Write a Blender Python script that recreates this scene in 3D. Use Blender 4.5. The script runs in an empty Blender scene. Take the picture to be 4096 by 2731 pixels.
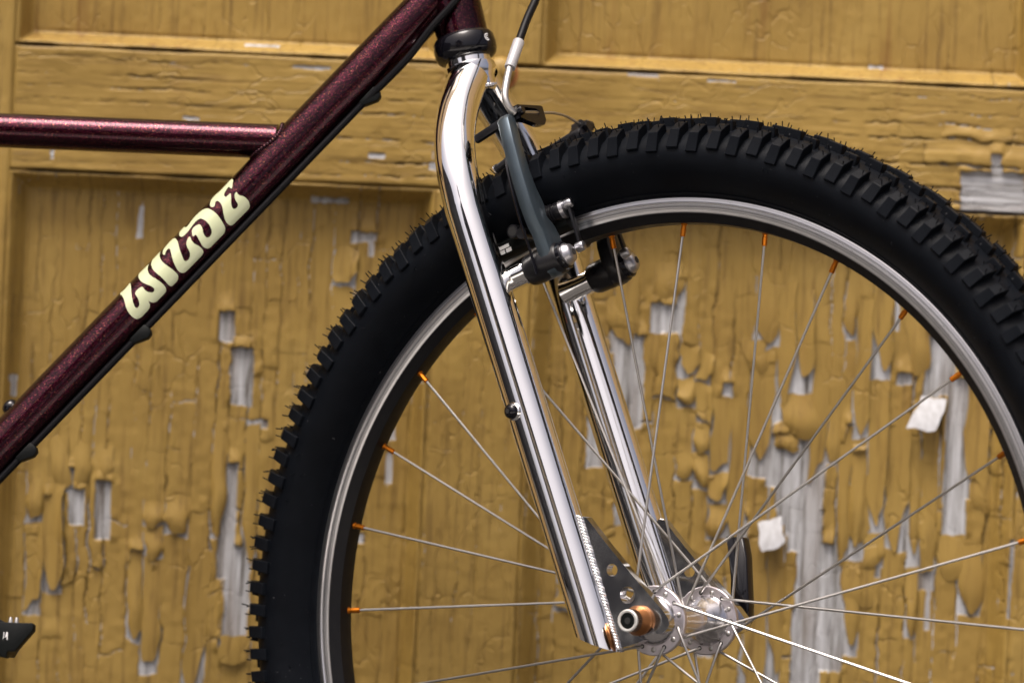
import bpy, bmesh, math, random
import numpy as np
from mathutils import Vector, Matrix
R_ = math.radians
scene = bpy.context.scene
COL = scene.collection

# ------------------------------------------------------------------ camera
CAM_H = 0.5234
ROLL = R_(2.6)
cam_d = bpy.data.cameras.new("camera")
cam = bpy.data.objects.new("camera", cam_d)
COL.objects.link(cam)
cam_d.sensor_width = 36.0
cam_d.sensor_fit = 'HORIZONTAL'
cam_d.lens = 158.2
cam_d.clip_start = 0.1
cam_d.clip_end = 2000
cam_d.dof.use_dof = True
cam_d.dof.focus_distance = 3.06
cam_d.dof.aperture_fstop = 5.6
cam.matrix_world = Matrix(((math.cos(ROLL), -math.sin(ROLL), 0, 0),
                           (0, 0, -1, 0),
                           (math.sin(ROLL), math.cos(ROLL), 0, CAM_H),
                           (0, 0, 0, 1)))
scene.camera = cam

# ------------------------------------------------------------------ light
SUN_EL, SUN_AZ = 70.0, 212.0          # overcast: light falls from high up, behind the camera
world = bpy.data.worlds.new("World")
scene.world = world
world.use_nodes = True
wn = world.node_tree
wn.nodes.clear()
sky = wn.nodes.new('ShaderNodeTexSky')
sky.sky_type = 'NISHITA'
sky.sun_disc = False
sky.sun_elevation = R_(SUN_EL)
sky.sun_rotation = R_(SUN_AZ)
sky.air_density = 0.2
sky.dust_density = 8.0
sky.ozone_density = 0.0
bg = wn.nodes.new('ShaderNodeBackground')
bg.inputs['Strength'].default_value = 0.145
wo = wn.nodes.new('ShaderNodeOutputWorld')
wn.links.new(sky.outputs[0], bg.inputs[0])
wn.links.new(bg.outputs[0], wo.inputs[0])
sun_d = bpy.data.lights.new("sun", 'SUN')
sun_d.energy = 1.35
sun_d.angle = R_(28)
sun_d.color = (1.0, 0.96, 0.9)
sun = bpy.data.objects.new("sun", sun_d)
COL.objects.link(sun)
el, az = R_(SUN_EL), R_(SUN_AZ)
sdir = Vector((math.sin(az) * math.cos(el), math.cos(az) * math.cos(el), math.sin(el)))
sun.rotation_euler = sdir.to_track_quat('Z', 'Y').to_euler()
sun.location = sdir * 10

scene.view_settings.view_transform = 'Standard'
scene.view_settings.look = 'None'
scene.view_settings.exposure = 0.85
scene.view_settings.gamma = 1.0
scene.view_settings.use_curve_mapping = False

# ------------------------------------------------------------------ material helpers
class NT:
    def __init__(self, name):
        self.m = bpy.data.materials.new(name)
        self.m.use_nodes = True
        self.t = self.m.node_tree
        self.b = self.t.nodes['Principled BSDF']
    def n(self, kind, **kw):
        nd = self.t.nodes.new(kind)
        for k, v in kw.items():
            if k.startswith('i_'):
                nd.inputs[k[2:].replace('_', ' ')].default_value = v
            else:
                setattr(nd, k, v)
        return nd
    def l(self, a, b):
        self.t.links.new(a, b)
    def set(self, **kw):
        for k, v in kw.items():
            key = k.replace('_', ' ')
            inp = self.b.inputs[key]
            if isinstance(v, bpy.types.NodeSocket):
                self.l(v, inp)
            else:
                inp.default_value = v if not (isinstance(v, tuple) and len(v) == 3) else (*v, 1.0)
    def coords(self, scale=(1, 1, 1), rot=(0, 0, 0)):
        tc = self.n('ShaderNodeTexCoord')
        mp = self.n('ShaderNodeMapping')
        mp.inputs['Scale'].default_value = scale
        mp.inputs['Rotation'].default_value = rot
        self.l(tc.outputs['Object'], mp.inputs['Vector'])
        return mp.outputs['Vector']
    def noise(self, vec, scale, detail=4, rough=0.55, lac=2.0):
        nd = self.n('ShaderNodeTexNoise')
        nd.inputs['Scale'].default_value = scale
        nd.inputs['Detail'].default_value = detail
        nd.inputs['Roughness'].default_value = rough
        nd.inputs['Lacunarity'].default_value = lac
        if vec is not None:
            self.l(vec, nd.inputs['Vector'])
        return nd.outputs['Fac']
    def ramp(self, fac, stops):
        nd = self.n('ShaderNodeValToRGB')
        cr = nd.color_ramp
        while len(cr.elements) < len(stops):
            cr.elements.new(0.5)
        for e, (p, c) in zip(cr.elements, stops):
            e.position = p
            e.color = (c, c, c, 1) if isinstance(c, (int, float)) else (*c, 1)
        self.l(fac, nd.inputs['Fac'])
        return nd.outputs['Color']
    def mix(self, fac, a, b, mode='MIX'):
        nd = self.n('ShaderNodeMix', data_type='RGBA', blend_type=mode)
        for sock, v in ((nd.inputs[0], fac), (nd.inputs[6], a), (nd.inputs[7], b)):
            if isinstance(v, bpy.types.NodeSocket):
                self.l(v, sock)
            else:
                sock.default_value = v if not isinstance(v, tuple) else (*v, 1.0)
        return nd.outputs[2]
    def math(self, op, a, b=0.0, clamp=False):
        nd = self.n('ShaderNodeMath', operation=op, use_clamp=clamp)
        for sock, v in ((nd.inputs[0], a), (nd.inputs[1], b)):
            if isinstance(v, bpy.types.NodeSocket):
                self.l(v, sock)
            else:
                sock.default_value = v
        return nd.outputs[0]
    def bump(self, h, strength=0.3, dist=0.001, normal=None):
        nd = self.n('ShaderNodeBump')
        nd.inputs['Strength'].default_value = strength
        nd.inputs['Distance'].default_value = dist
        self.l(h, nd.inputs['Height'])
        if normal is not None:
            self.l(normal, nd.inputs['Normal'])
        return nd.outputs['Normal']

def simple(name, col, rough=0.5, metal=0.0, coat=0.0, spec=None, noise=None):
    N = NT(name)
    N.set(Base_Color=col, Roughness=rough, Metallic=metal, Coat_Weight=coat)
    if spec is not None:
        N.set(Specular_IOR_Level=spec)
    if noise:
        v = N.coords()
        f = N.noise(v, noise[0], 5, 0.6)
        r = N.ramp(f, [(0.3, max(0.0, rough - noise[1])), (0.7, min(1, rough + noise[1]))])
        N.set(Roughness=r)
    return N.m

M = {}
M['chrome'] = None
def mk_chrome():
    N = NT('polished_chrome')
    v = N.coords()
    f = N.noise(v, 55, 6, 0.65)
    r = N.ramp(f, [(0.35, 0.03), (0.75, 0.10)])
    sp = N.ramp(N.noise(v, 900, 2, 0.5), [(0.70, 0.0), (0.76, 1.0)])
    r = N.mix(sp, r, (0.2, 0.2, 0.2))
    sc = N.noise(N.coords((30, 30, 400)), 6, 3)
    nb = N.bump(N.noise(v, 38, 2, 0.5), 0.05, 0.0006)
    N.set(Base_Color=(0.88, 0.88, 0.88), Metallic=1.0, Roughness=r, Normal=nb)
    return N.m
M['chrome'] = mk_chrome()
M['chrome_dark'] = simple('plated_plate', (0.60, 0.61, 0.63), 0.13, 1.0, noise=(60, 0.08))
M['steel'] = simple('stainless_steel', (0.44, 0.43, 0.415), 0.42, 1.0)
M['weld'] = simple('plated_weld', (0.62, 0.62, 0.63), 0.22, 1.0)
M['silver'] = simple('silver_alloy', (0.40, 0.40, 0.42), 0.34, 1.0)
M['hub'] = simple('hub_alloy', (0.74, 0.73, 0.75), 0.22, 1.0)
M['flange'] = simple('hub_flange_alloy', (0.56, 0.53, 0.56), 0.42, 0.9, noise=(250, 0.08))
M['black_alloy'] = simple('black_anodised', (0.006, 0.006, 0.0075), 0.34, 0.0, spec=0.3, noise=(120, 0.08))
M['black_gloss'] = simple('black_gloss', (0.004, 0.004, 0.006), 0.10, 0.0, spec=0.38)
M['black_plastic'] = simple('black_plastic', (0.004, 0.005, 0.005), 0.48, spec=0.12)
M['cable_black'] = simple('cable_sleeve', (0.003, 0.003, 0.004), 0.42, spec=0.15)
M['teal'] = simple('blue_grey_alloy', (0.070, 0.093, 0.112), 0.38, 0.75, noise=(90, 0.06))
M['orange'] = simple('orange_anodised', (0.50, 0.150, 0.010), 0.30, 0.9)
M['copper'] = simple('copper_anodised', (0.50, 0.22, 0.085), 0.36, 0.95)
M['white_mark'] = simple('white_print', (0.62, 0.62, 0.62), 0.5)
M['grey_sleeve'] = simple('ferrule_sleeve', (0.34, 0.34, 0.355), 0.42, 0.2)
M['worn_ring'] = simple('worn_bare_metal', (0.62, 0.62, 0.60), 0.5, 0.6, noise=(700, 0.2))
M['dark_hole'] = simple('dark_recess', (0.01, 0.01, 0.01), 0.7)

def mk_frame():
    N = NT('maroon_flake_paint')
    v = N.coords()
    vor = N.n('ShaderNodeTexVoronoi', feature='F1')
    vor.inputs['Scale'].default_value = 2000
    N.l(v, vor.inputs['Vector'])
    sep = N.n('ShaderNodeSeparateColor')
    N.l(vor.outputs['Color'], sep.inputs['Color'])
    # thin flakes: each cell tilts the light a little its own way
    geo = N.n('ShaderNodeNewGeometry')
    sub = N.n('ShaderNodeVectorMath', operation='SUBTRACT')
    sub.inputs[1].default_value = (0.5, 0.5, 0.5)
    N.l(vor.outputs['Color'], sub.inputs[0])
    mul = N.n('ShaderNodeVectorMath', operation='SCALE')
    mul.inputs['Scale'].default_value = 0.20
    N.l(sub.outputs[0], mul.inputs[0])
    add = N.n('ShaderNodeVectorMath', operation='ADD')
    N.l(geo.outputs['Normal'], add.inputs[0]); N.l(mul.outputs[0], add.inputs[1])
    nrm = N.n('ShaderNodeVectorMath', operation='NORMALIZE')
    N.l(add.outputs[0], nrm.inputs[0])
    col = N.ramp(sep.outputs[0], [(0.0, (0.007, 0.0007, 0.002)), (0.55, (0.017, 0.0016, 0.005)),
                                  (0.82, (0.050, 0.0042, 0.017)), (0.95, (0.12, 0.016, 0.034)), (1.0, (0.22, 0.09, 0.05))])
    N.set(Base_Color=col, Metallic=1.0, Roughness=0.27, Normal=nrm.outputs[0],
          Coat_Weight=0.35, Coat_Roughness=0.08)
    N.l(geo.outputs['Normal'], N.b.inputs['Coat Normal'])
    return N.m
M['frame'] = mk_frame()
M['decal'] = simple('cream_decal', (0.50, 0.54, 0.34), 0.25, 0.0, coat=0.4)

def mk_tyre():
    N = NT('tyre_rubber')
    v = N.coords()
    f = N.noise(v, 40, 6, 0.6)
    col = N.ramp(f, [(0.3, (0.0022, 0.0030, 0.0046)), (0.7, (0.0042, 0.0055, 0.0080))])
    dust = N.ramp(N.noise(v, 420, 2, 0.5), [(0.74, 0.0), (0.80, 1.0)])
    col = N.mix(dust, col, (0.10, 0.10, 0.105))
    wv = N.n('ShaderNodeTexWave', wave_type='BANDS')
    wv.inputs['Scale'].default_value = 420
    wv.inputs['Distortion'].default_value = 0.6
    N.l(N.coords((1, 0.2, 1), (0, R_(35), 0)), wv.inputs['Vector'])
    h = N.math('ADD', N.math('MULTIPLY', wv.outputs['Fac'], 0.35), N.noise(v, 900, 3))
    N.set(Specular_IOR_Level=0.075, Base_Color=col, Roughness=N.ramp(f, [(0.3, 0.40), (0.7, 0.52)]), Normal=N.bump(h, 0.22, 0.0004))
    return N.m
M['tyre'] = mk_tyre()

def mk_rim():
    N = NT('machined_brake_track')
    tc = N.n('ShaderNodeTexCoord')
    sx = N.n('ShaderNodeSeparateXYZ')
    N.l(tc.outputs['Object'], sx.inputs[0])
    r2 = N.math('ADD', N.math('MULTIPLY', sx.outputs['X'], sx.outputs['X']), N.math('MULTIPLY', sx.outputs['Z'], sx.outputs['Z']))
    rad = N.math('SQRT', r2)
    nd = N.n('ShaderNodeTexNoise', noise_dimensions='1D')
    nd.inputs['Scale'].default_value = 620
    nd.inputs['Detail'].default_value = 4
    N.l(rad, nd.inputs['W'])
    ring = nd.outputs['Fac']
    # pits and pad marks, stretched round the rim
    ang = N.n('ShaderNodeMath', operation='ARCTAN2')
    N.l(sx.outputs['Z'], ang.inputs[0]); N.l(sx.outputs['X'], ang.inputs[1])
    cb = N.n('ShaderNodeCombineXYZ')
    N.l(N.math('MULTIPLY', rad, 1400.0), cb.inputs[0]); N.l(N.math('MULTIPLY', ang.outputs[0], 60.0), cb.inputs[1])
    mk = N.noise(cb.outputs[0], 1.0, 3, 0.6)
    pit = N.ramp(mk, [(0.66, 0.0), (0.72, 1.0)])
    col = N.ramp(ring, [(0.36, (0.22, 0.22, 0.225)), (0.48, (0.50, 0.50, 0.505)), (0.64, (0.70, 0.70, 0.705))])
    col = N.mix(N.math('MULTIPLY', pit, 0.75), col, (0.16, 0.155, 0.15))
    N.set(Base_Color=col, Metallic=1.0, Roughness=0.30, Normal=N.bump(ring, 0.45, 0.0004))
    return N.m
M['rim'] = mk_rim()
M['rim_black'] = simple('rim_black_anodised', (0.004, 0.004, 0.005), 0.42, spec=0.2, noise=(120, 0.1))

def mk_door(name, grain_vertical, stain):
    """peeling ochre paint over weathered whitish wood; the mesh attribute 'bare' says where the paint has gone"""
    N = NT(name)
    g = (1, 1, 0.06) if grain_vertical else (0.06, 1, 1)
    gv = N.coords(g)
    v = N.coords()
    at = N.n('ShaderNodeAttribute', attribute_name='bare')
    edge = N.math('ADD', at.outputs['Fac'], N.math('MULTIPLY', N.math('SUBTRACT', N.noise(v, 260, 3), 0.5), 0.45))
    bare = N.ramp(edge, [(0.44, 0.0), (0.54, 1.0)])
    # paint
    big = N.noise(v, 9, 4, 0.55)
    fine = N.noise(gv, 240, 4, 0.6)
    col = N.ramp(big, [(0.28, (0.250, 0.156, 0.036)), (0.55, (0.318, 0.207, 0.051)), (0.78, (0.368, 0.250, 0.071))])
    dirt = N.ramp(fine, [(0.28, 1.0), (0.47, 0.0)])
    col = N.mix(N.math('MULTIPLY', dirt, 0.62), col, (0.095, 0.050, 0.013))
    drip = N.noise(N.coords((1, 1, 0.09)), 70, 4, 0.6)
    patch = N.ramp(N.noise(v, 5, 2), [(0.42, 0.0), (0.62, 1.0)])
    dm = N.math('MULTIPLY', N.ramp(drip, [(0.53, 0.0), (0.70, 1.0)]), patch)
    col = N.mix(N.math('MULTIPLY', dm, stain), col, (0.150, 0.066, 0.014))
    # weathered wood
    w1 = N.noise(gv, 190, 5, 0.7)
    w2 = N.noise(N.coords((1, 1, 0.12) if grain_vertical else (0.12, 1, 1)), 45, 3, 0.5)
    wood = N.ramp(w1, [(0.34, (0.085, 0.072, 0.058)), (0.45, (0.30, 0.30, 0.30)), (0.60, (0.50, 0.51, 0.53))])
    wood = N.mix(N.ramp(w2, [(0.50, 0.0), (0.72, 0.75)]), wood, (0.20, 0.165, 0.135))
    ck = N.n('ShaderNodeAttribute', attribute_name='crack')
    N.set(Base_Color=N.mix(N.math('MULTIPLY', ck.outputs['Fac'], 0.8), N.mix(bare, col, wood), (0.050, 0.034, 0.018)))  # cracks coloured near-black, standing in for the shadow down inside them
    N.set(Roughness=N.mix(bare, (0.50, 0.50, 0.50), (0.85, 0.85, 0.85)))
    vo = N.n('ShaderNodeTexVoronoi', feature='DISTANCE_TO_EDGE')
    vo.inputs['Scale'].default_value = 62
    wob = N.n('ShaderNodeVectorMath', operation='ADD')
    nv_ = N.n('ShaderNodeTexNoise'); nv_.inputs['Scale'].default_value = 55
    N.l(v, nv_.inputs['Vector'])
    sc_ = N.n('ShaderNodeVectorMath', operation='SCALE'); sc_.inputs['Scale'].default_value = 0.012
    N.l(nv_.outputs['Color'], sc_.inputs[0])
    N.l(N.coords((1, 1, 0.38) if grain_vertical else (0.38, 1, 1)), wob.inputs[0]); N.l(sc_.outputs[0], wob.inputs[1])
    N.l(wob.outputs[0], vo.inputs['Vector'])
    crz = N.math('MULTIPLY', N.ramp(vo.outputs['Distance'], [(0.0, 1.0), (0.035, 0.0)]), N.ramp(N.noise(v, 14, 2), [(0.45, 0.0), (0.62, 1.0)]))
    b0 = N.bump(N.math('SUBTRACT', 1.0, crz), 0.55, 0.0012)
    b1 = N.bump(N.mix(bare, fine, w1), 0.30, 0.0012, b0)
    b2 = N.bump(N.noise(v, 700, 3), 0.08, 0.0004, b1)
    N.set(Normal=b2, Specular_IOR_Level=0.32)
    return N.m
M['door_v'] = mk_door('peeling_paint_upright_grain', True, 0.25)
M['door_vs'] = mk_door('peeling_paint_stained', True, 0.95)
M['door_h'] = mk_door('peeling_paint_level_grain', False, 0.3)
def mk_back():
    N = NT('paint_flake_back')
    w = N.noise(N.coords((1, 1, 0.15)), 240, 4)
    N.set(Base_Color=N.ramp(w, [(0.3, (0.36, 0.36, 0.37)), (0.6, (0.47, 0.48, 0.50))]), Roughness=0.8)
    return N.m
M['flake_back'] = mk_back()
M['wood_core'] = simple('old_wood', (0.20, 0.14, 0.09), 0.85)
M['rust'] = simple('rust', (0.26, 0.09, 0.02), 0.8)
def mk_ground():
    N = NT('pavement_concrete')
    v = N.coords()
    c = N.ramp(N.noise(v, 3, 8, 0.65), [(0.3, (0.55, 0.54, 0.52)), (0.7, (0.68, 0.67, 0.65))])
    N.set(Base_Color=c, Roughness=0.9, Normal=N.bump(N.noise(v, 160, 5), 0.4, 0.003))
    return N.m
M['ground'] = mk_ground()
M['asphalt'] = simple('gravel_road', (0.17, 0.155, 0.125), 0.9)
M['apron'] = simple('asphalt_apron', (0.040, 0.038, 0.036), 0.9)
M['house_wall'] = simple('beige_house_render', (0.66, 0.59, 0.47), 0.9)
M['unseen_dark'] = simple('unseen_dark_boards', (0.036, 0.038, 0.045), 0.7)  # near-black for out-of-view surfaces that the chrome mirrors
M['render'] = simple('wall_render', (0.30, 0.19, 0.07), 0.8)

# ------------------------------------------------------------------ mesh helpers (millimetres in, metres out)
def mkobj(name, mesh, parent=None, mat=None, matrix=None):
    o = bpy.data.objects.new(name, mesh)
    COL.objects.link(o)
    if parent is not None:
        o.parent = parent
    if matrix is not None:
        o.matrix_local = matrix
    return o

def mkmesh(name, V, F, mats, midx=None, smooth=True, angle=38):
    me = bpy.data.meshes.new(name)
    me.from_pydata([tuple(c * 0.001 for c in v) for v in V], [], F)
    for m in (mats if isinstance(mats, (list, tuple)) else [mats]):
        me.materials.append(m)
    if midx is not None:
        me.polygons.foreach_set('material_index', midx)
    if smooth:
        me.polygons.foreach_set('use_smooth', [True] * len(me.polygons))
        me.set_sharp_from_angle(angle=R_(angle))
    me.update()
    return me

def tag(o, label=None, cat=None, group=None, kind=None):
    for k, v in (('label', label), ('category', cat), ('group', group), ('kind', kind)):
        if v:
            o[k] = v
    return o

def empty(name, parent=None, matrix=None):
    o = bpy.data.objects.new(name, None)
    COL.objects.link(o)
    o.empty_display_size = 0.05
    if parent is not None:
        o.parent = parent
    if matrix is not None:
        o.matrix_local = matrix
    return o

class G:
    """geometry collector, several shapes into one mesh"""
    def __init__(self):
        self.V, self.F, self.I = [], [], []
    def add(self, V, F, mi=0):
        b = len(self.V)
        self.V += [tuple(v) for v in V]
        self.F += [tuple(i + b for i in f) for f in F]
        self.I += [mi] * len(F)
        return self
    def mesh(self, name, mats, smooth=True, angle=38):
        return mkmesh(name, self.V, self.F, mats, self.I, smooth, angle)

def catmull(P, n=8, closed=False):
    P = [np.array(p, float) for p in P]
    out = []
    N = len(P)
    rng = range(N) if closed else range(N - 1)
    for i in rng:
        p1, p2 = P[i], P[(i + 1) % N]
        p0 = P[(i - 1) % N] if closed or i > 0 else 2 * p1 - p2
        p3 = P[(i + 2) % N] if closed or i < N - 2 else 2 * p2 - p1
        for k in range(n):
            t = k / n
            out.append(0.5 * (2 * p1 + (p2 - p0) * t + (2 * p0 - 5 * p1 + 4 * p2 - p3) * t * t + (3 * p1 - p0 - 3 * p2 + p3) * t ** 3))
    if not closed:
        out.append(P[-1])
    return out

def tube(path, r, seg=16, cap=True, r_end=None):
    P = np.array(path, float)
    n = len(P)
    T = np.gradient(P, axis=0)
    T /= np.linalg.norm(T, axis=1)[:, None]
    ref = np.array([0, 1, 0.]) if abs(T[0][1]) < 0.8 else np.array([1., 0, 0])
    a = np.cross(T[0], ref); a /= np.linalg.norm(a)
    V, F = [], []
    for i in range(n):
        a = a - T[i] * (a @ T[i]); a /= np.linalg.norm(a)
        b = np.cross(T[i], a)
        ri = r[i] if hasattr(r, '__len__') else r
        for k in range(seg):
            t = 2 * math.pi * k / seg
            V.append(P[i] + ri * (math.cos(t) * a + math.sin(t) * b))
    for i in range(n - 1):
        for k in range(seg):
            F.append((i * seg + k, i * seg + (k + 1) % seg, (i + 1) * seg + (k + 1) % seg, (i + 1) * seg + k))
    if cap:
        F.append(tuple(range(seg - 1, -1, -1)))
        F.append(tuple((n - 1) * seg + k for k in range(seg)))
    return V, F

def cyl(p0, p1, prof, seg=24, cap=True):
    """turned solid between two points; prof = [(t 0..1, radius)]"""
    p0, p1 = np.array(p0, float), np.array(p1, float)
    d = p1 - p0
    t = d / np.linalg.norm(d)
    ref = np.array([0, 0, 1.]) if abs(t[2]) < 0.8 else np.array([1., 0, 0])
    a = np.cross(t, ref); a /= np.linalg.norm(a)
    b = np.cross(t, a)
    V, F = [], []
    for s, r in prof:
        for k in range(seg):
            w = 2 * math.pi * k / seg
            V.append(p0 + d * s + r * (math.cos(w) * a + math.sin(w) * b))
    m = len(prof)
    for i in range(m - 1):
        for k in range(seg):
            F.append((i * seg + k, i * seg + (k + 1) % seg, (i + 1) * seg + (k + 1) % seg, (i + 1) * seg + k))
    if cap:
        F.append(tuple(range(seg - 1, -1, -1)))
        F.append(tuple((m - 1) * seg + k for k in range(seg)))
    return V, F

def ring_lathe(prof, seg=240, closed=True):
    """prof [(radius, n)] turned about the wheel axis; local axes: x forward, y = -n, z up"""
    V, F = [], []
    m = len(prof)
    for k in range(seg):
        w = 2 * math.pi * k / seg
        for r, n in prof:
            V.append((r * math.cos(w), -n, r * math.sin(w)))
    for k in range(seg):
        k2 = (k + 1) % seg
        for i in range(m if closed else m - 1):
            j = (i + 1) % m
            F.append((k * m + i, k * m + j, k2 * m + j, k2 * m + i))
    return V, F

def prism(poly, depth0, depth1, conv, bevel=0.0, holes=()):
    """polygon (2-D, mm) extruded between two depths; conv(a, b, d) -> xyz. Holes allowed. Returns bmesh-made V, F"""
    bm = bmesh.new()
    loops = [poly] + list(holes)
    edges = []
    for lp in loops:
        vs = [bm.verts.new((p[0], p[1], 0)) for p in lp]
        for i in range(len(vs)):
            edges.append(bm.edges.new((vs[i], vs[(i + 1) % len(vs)])))
    if holes:
        bmesh.ops.triangle_fill(bm, use_beauty=True, use_dissolve=False, edges=edges)
    else:
        bm.faces.new([v for v in bm.verts])
    bmesh.ops.recalc_face_normals(bm, faces=bm.faces)
    res = bmesh.ops.extrude_face_region(bm, geom=list(bm.faces))
    up = [g for g in res['geom'] if isinstance(g, bmesh.types.BMVert)]
    for v in up:
        v.co.z = 1.0
    for v in bm.verts:
        v.co.z = depth0 + (depth1 - depth0) * v.co.z
    bmesh.ops.recalc_face_normals(bm, faces=bm.faces)
    if bevel:
        es = [e for e in bm.edges if len(e.link_faces) == 2 and e.calc_face_angle(0) > R_(50)]
        bmesh.ops.bevel(bm, geom=es, offset=bevel, segments=2, affect='EDGES', profile=0.5, clamp_overlap=True)
    bm.verts.ensure_lookup_table()
    bm.verts.index_update()
    V = [conv(v.co.x, v.co.y, v.co.z) for v in bm.verts]
    F = [tuple(v.index for v in f.verts) for f in bm.faces]
    bm.free()
    return V, F

def fix_normals(me):
    bm = bmesh.new()
    bm.from_mesh(me)
    bmesh.ops.recalc_face_normals(bm, faces=bm.faces)
    bm.to_mesh(me)
    bm.free()
    me.set_sharp_from_angle(angle=R_(38))
    return me

def circle(cx, cy, r, n=20):
    return [(cx + r * math.cos(2 * math.pi * k / n), cy + r * math.sin(2 * math.pi * k / n)) for k in range(n)]

def ellipsoid(c, rx, ry, rz, A=None, nu=10, nv=6):
    V, F = [], []
    A = np.eye(3) if A is None else A
    c = np.array(c, float)
    for j in range(1, nv):
        ph = math.pi * j / nv
        for i in range(nu):
            th = 2 * math.pi * i / nu
            V.append(c + A @ np.array([rx * math.sin(ph) * math.cos(th), ry * math.sin(ph) * math.sin(th), rz * math.cos(ph)]))
    V.append(c + A @ np.array([0, 0, rz])); V.append(c + A @ np.array([0, 0, -rz]))
    for j in range(nv - 2):
        for i in range(nu):
            F.append((j * nu + i, j * nu + (i + 1) % nu, (j + 1) * nu + (i + 1) % nu, (j + 1) * nu + i))
    T, B = len(V) - 2, len(V) - 1
    for i in range(nu):
        F.append((T, (i + 1) % nu, i)); F.append((B, (nv - 2) * nu + i, (nv - 2) * nu + (i + 1) % nu))
    return V, F

# ------------------------------------------------------------------ the ground
def box(x0, x1, y0, y1, z0, z1):
    return ([(x0, y0, z0), (x1, y0, z0), (x1, y1, z0), (x0, y1, z0), (x0, y0, z1), (x1, y0, z1), (x1, y1, z1), (x0, y1, z1)],
            [(3, 2, 1, 0), (4, 5, 6, 7), (0, 1, 5, 4), (1, 2, 6, 5), (2, 3, 7, 6), (3, 0, 4, 7)])
KERB_Y = 100.0
gm = mkmesh('road', [(-60000, -60000, -120), (60000, -60000, -120), (60000, 60000, -120), (-60000, 60000, -120)], [(0, 1, 2, 3)], M['asphalt'], smooth=False)
tag(mkobj('road', gm), kind='structure')
gm = mkmesh('pavement', *box(-60000, 60000, KERB_Y + 150, 1950, -119, 1), M['ground'], smooth=False)
tag(mkobj('pavement', gm), kind='structure')
gm = mkmesh('ground', *box(-60000, 60000, 1950.5, 12000, -119, 0), M['apron'], smooth=False)
tag(mkobj('ground', gm), kind='structure')
gm = mkmesh('kerb', *box(-60000, 60000, KERB_Y, KERB_Y + 149, -119, 2), M['ground'], smooth=False)
tag(mkobj('kerb', gm), kind='structure')
# the wall the door is set in: out of view, kept for its brown reflection in the chrome
wg = G()
wg.add(*box(-9000, -521, 3385, 3700, 0.5, 2650))
wg.add(*box(521, 9000, 3385, 3700, 0.5, 2650))
wg.add(*box(-520.5, 520.5, 3386, 3700, 1995, 2650))
wall = mkobj('garage_wall', wg.mesh('garage_wall', M['render'], False))
tag(wall, 'plain rendered wall that the peeling door is set in', 'wall', kind='thing')
wg = G()
wg.add(*box(-3400, -3100, 950, 3384, 0.5, 1500))  # unseen wing, added only to give the chrome dark reflections on its left
mkobj('added_dark_wing', wg.mesh('added_dark_wing', M['unseen_dark'], False), wall)
# the beige house across the road, which the fork legs mirror as a pale upright stripe
house = empty('house')
house.location = (-4.9, -7.0, -0.12)
tag(house, 'beige gabled house across the road, mirrored in the chrome fork', 'house', kind='thing')
mkobj('wall', mkmesh('wall', *box(-2400, 2400, -6000, 0, 0, 4300), M['house_wall'], smooth=False), house)
mkobj('roof', mkmesh('roof', [(-2700, 250, 4302), (2700, 250, 4302), (2700, -6250, 4302), (-2700, -6250, 4302), (0, 250, 6400), (0, -6250, 6400)],
                     [(0, 1, 4), (2, 3, 5), (1, 2, 5, 4), (3, 0, 4, 5), (3, 2, 1, 0)], M['unseen_dark'], smooth=False), house)
for wx, wz in ((-1300, 900), (1300, 900), (-1300, 2700), (1300, 2700)):
    w_ = mkobj('window', mkmesh('window', *box(wx - 550, wx + 550, 1, 60, wz - 60, wz + 1260), M['white_mark'], smooth=False), house)
    mkobj('pane', mkmesh('pane', *box(wx - 470, wx + 470, 61, 66, wz + 20, wz + 1180), M['black_gloss'], smooth=False), w_)
d_ = mkobj('door', mkmesh('door', *box(-450, 450, 1, 50, 0, 2050), M['unseen_dark'], smooth=False), house)

# ------------------------------------------------------------------ the door
rng = np.random.default_rng(11)
_lat = rng.random((512, 512))
def vnoise(x, y):
    xi = np.floor(x).astype(int); yi = np.floor(y).astype(int)
    fx = x - xi; fy = y - yi
    fx = fx * fx * (3 - 2 * fx); fy = fy * fy * (3 - 2 * fy)
    a = _lat[xi % 512, yi % 512]; b = _lat[(xi + 1) % 512, yi % 512]
    c = _lat[xi % 512, (yi + 1) % 512]; d = _lat[(xi + 1) % 512, (yi + 1) % 512]
    return (a * (1 - fx) + b * fx) * (1 - fy) + (c * (1 - fx) + d * fx) * fy
def fbm(x, y, o=4):
    s, a, t = 0.0, 0.5, 0.0
    for i in range(o):
        s = s + a * vnoise(x * 2 ** i + 17.3 * i, y * 2 ** i + 9.1 * i); t += a; a *= 0.5
    return s / t
def sstep(a, b, x):
    t = np.clip((x - a) / (b - a), 0, 1)
    return t * t * (3 - 2 * t)

DOOR_Y = 3.390
cr, sr = math.cos(ROLL), math.sin(ROLL)
def dmm(u, v):
    """image pixel coordinates cast onto the door plane (pitch 0.328 mm, tilted by the camera roll of 2.6 degrees) -> door x, z in mm from the lens height"""
    a, b = 0.328 * (u - 1176), 0.328 * (v - 784)
    return a * cr + b * sr, a * sr - b * cr

def patches(rects):
    out = []
    for (u0, v0, u1, v1) in rects:
        x0, z0 = dmm(u0, v0); x1, z1 = dmm(u1, v1)
        um, vm = (u0 + u1) / 2, (v0 + v1) / 2
        xm, zm = dmm(um, vm)
        out.append((xm, zm, 0.328 * abs(u1 - u0) / 2, 0.328 * abs(v1 - v0) / 2))
    return out

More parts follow.
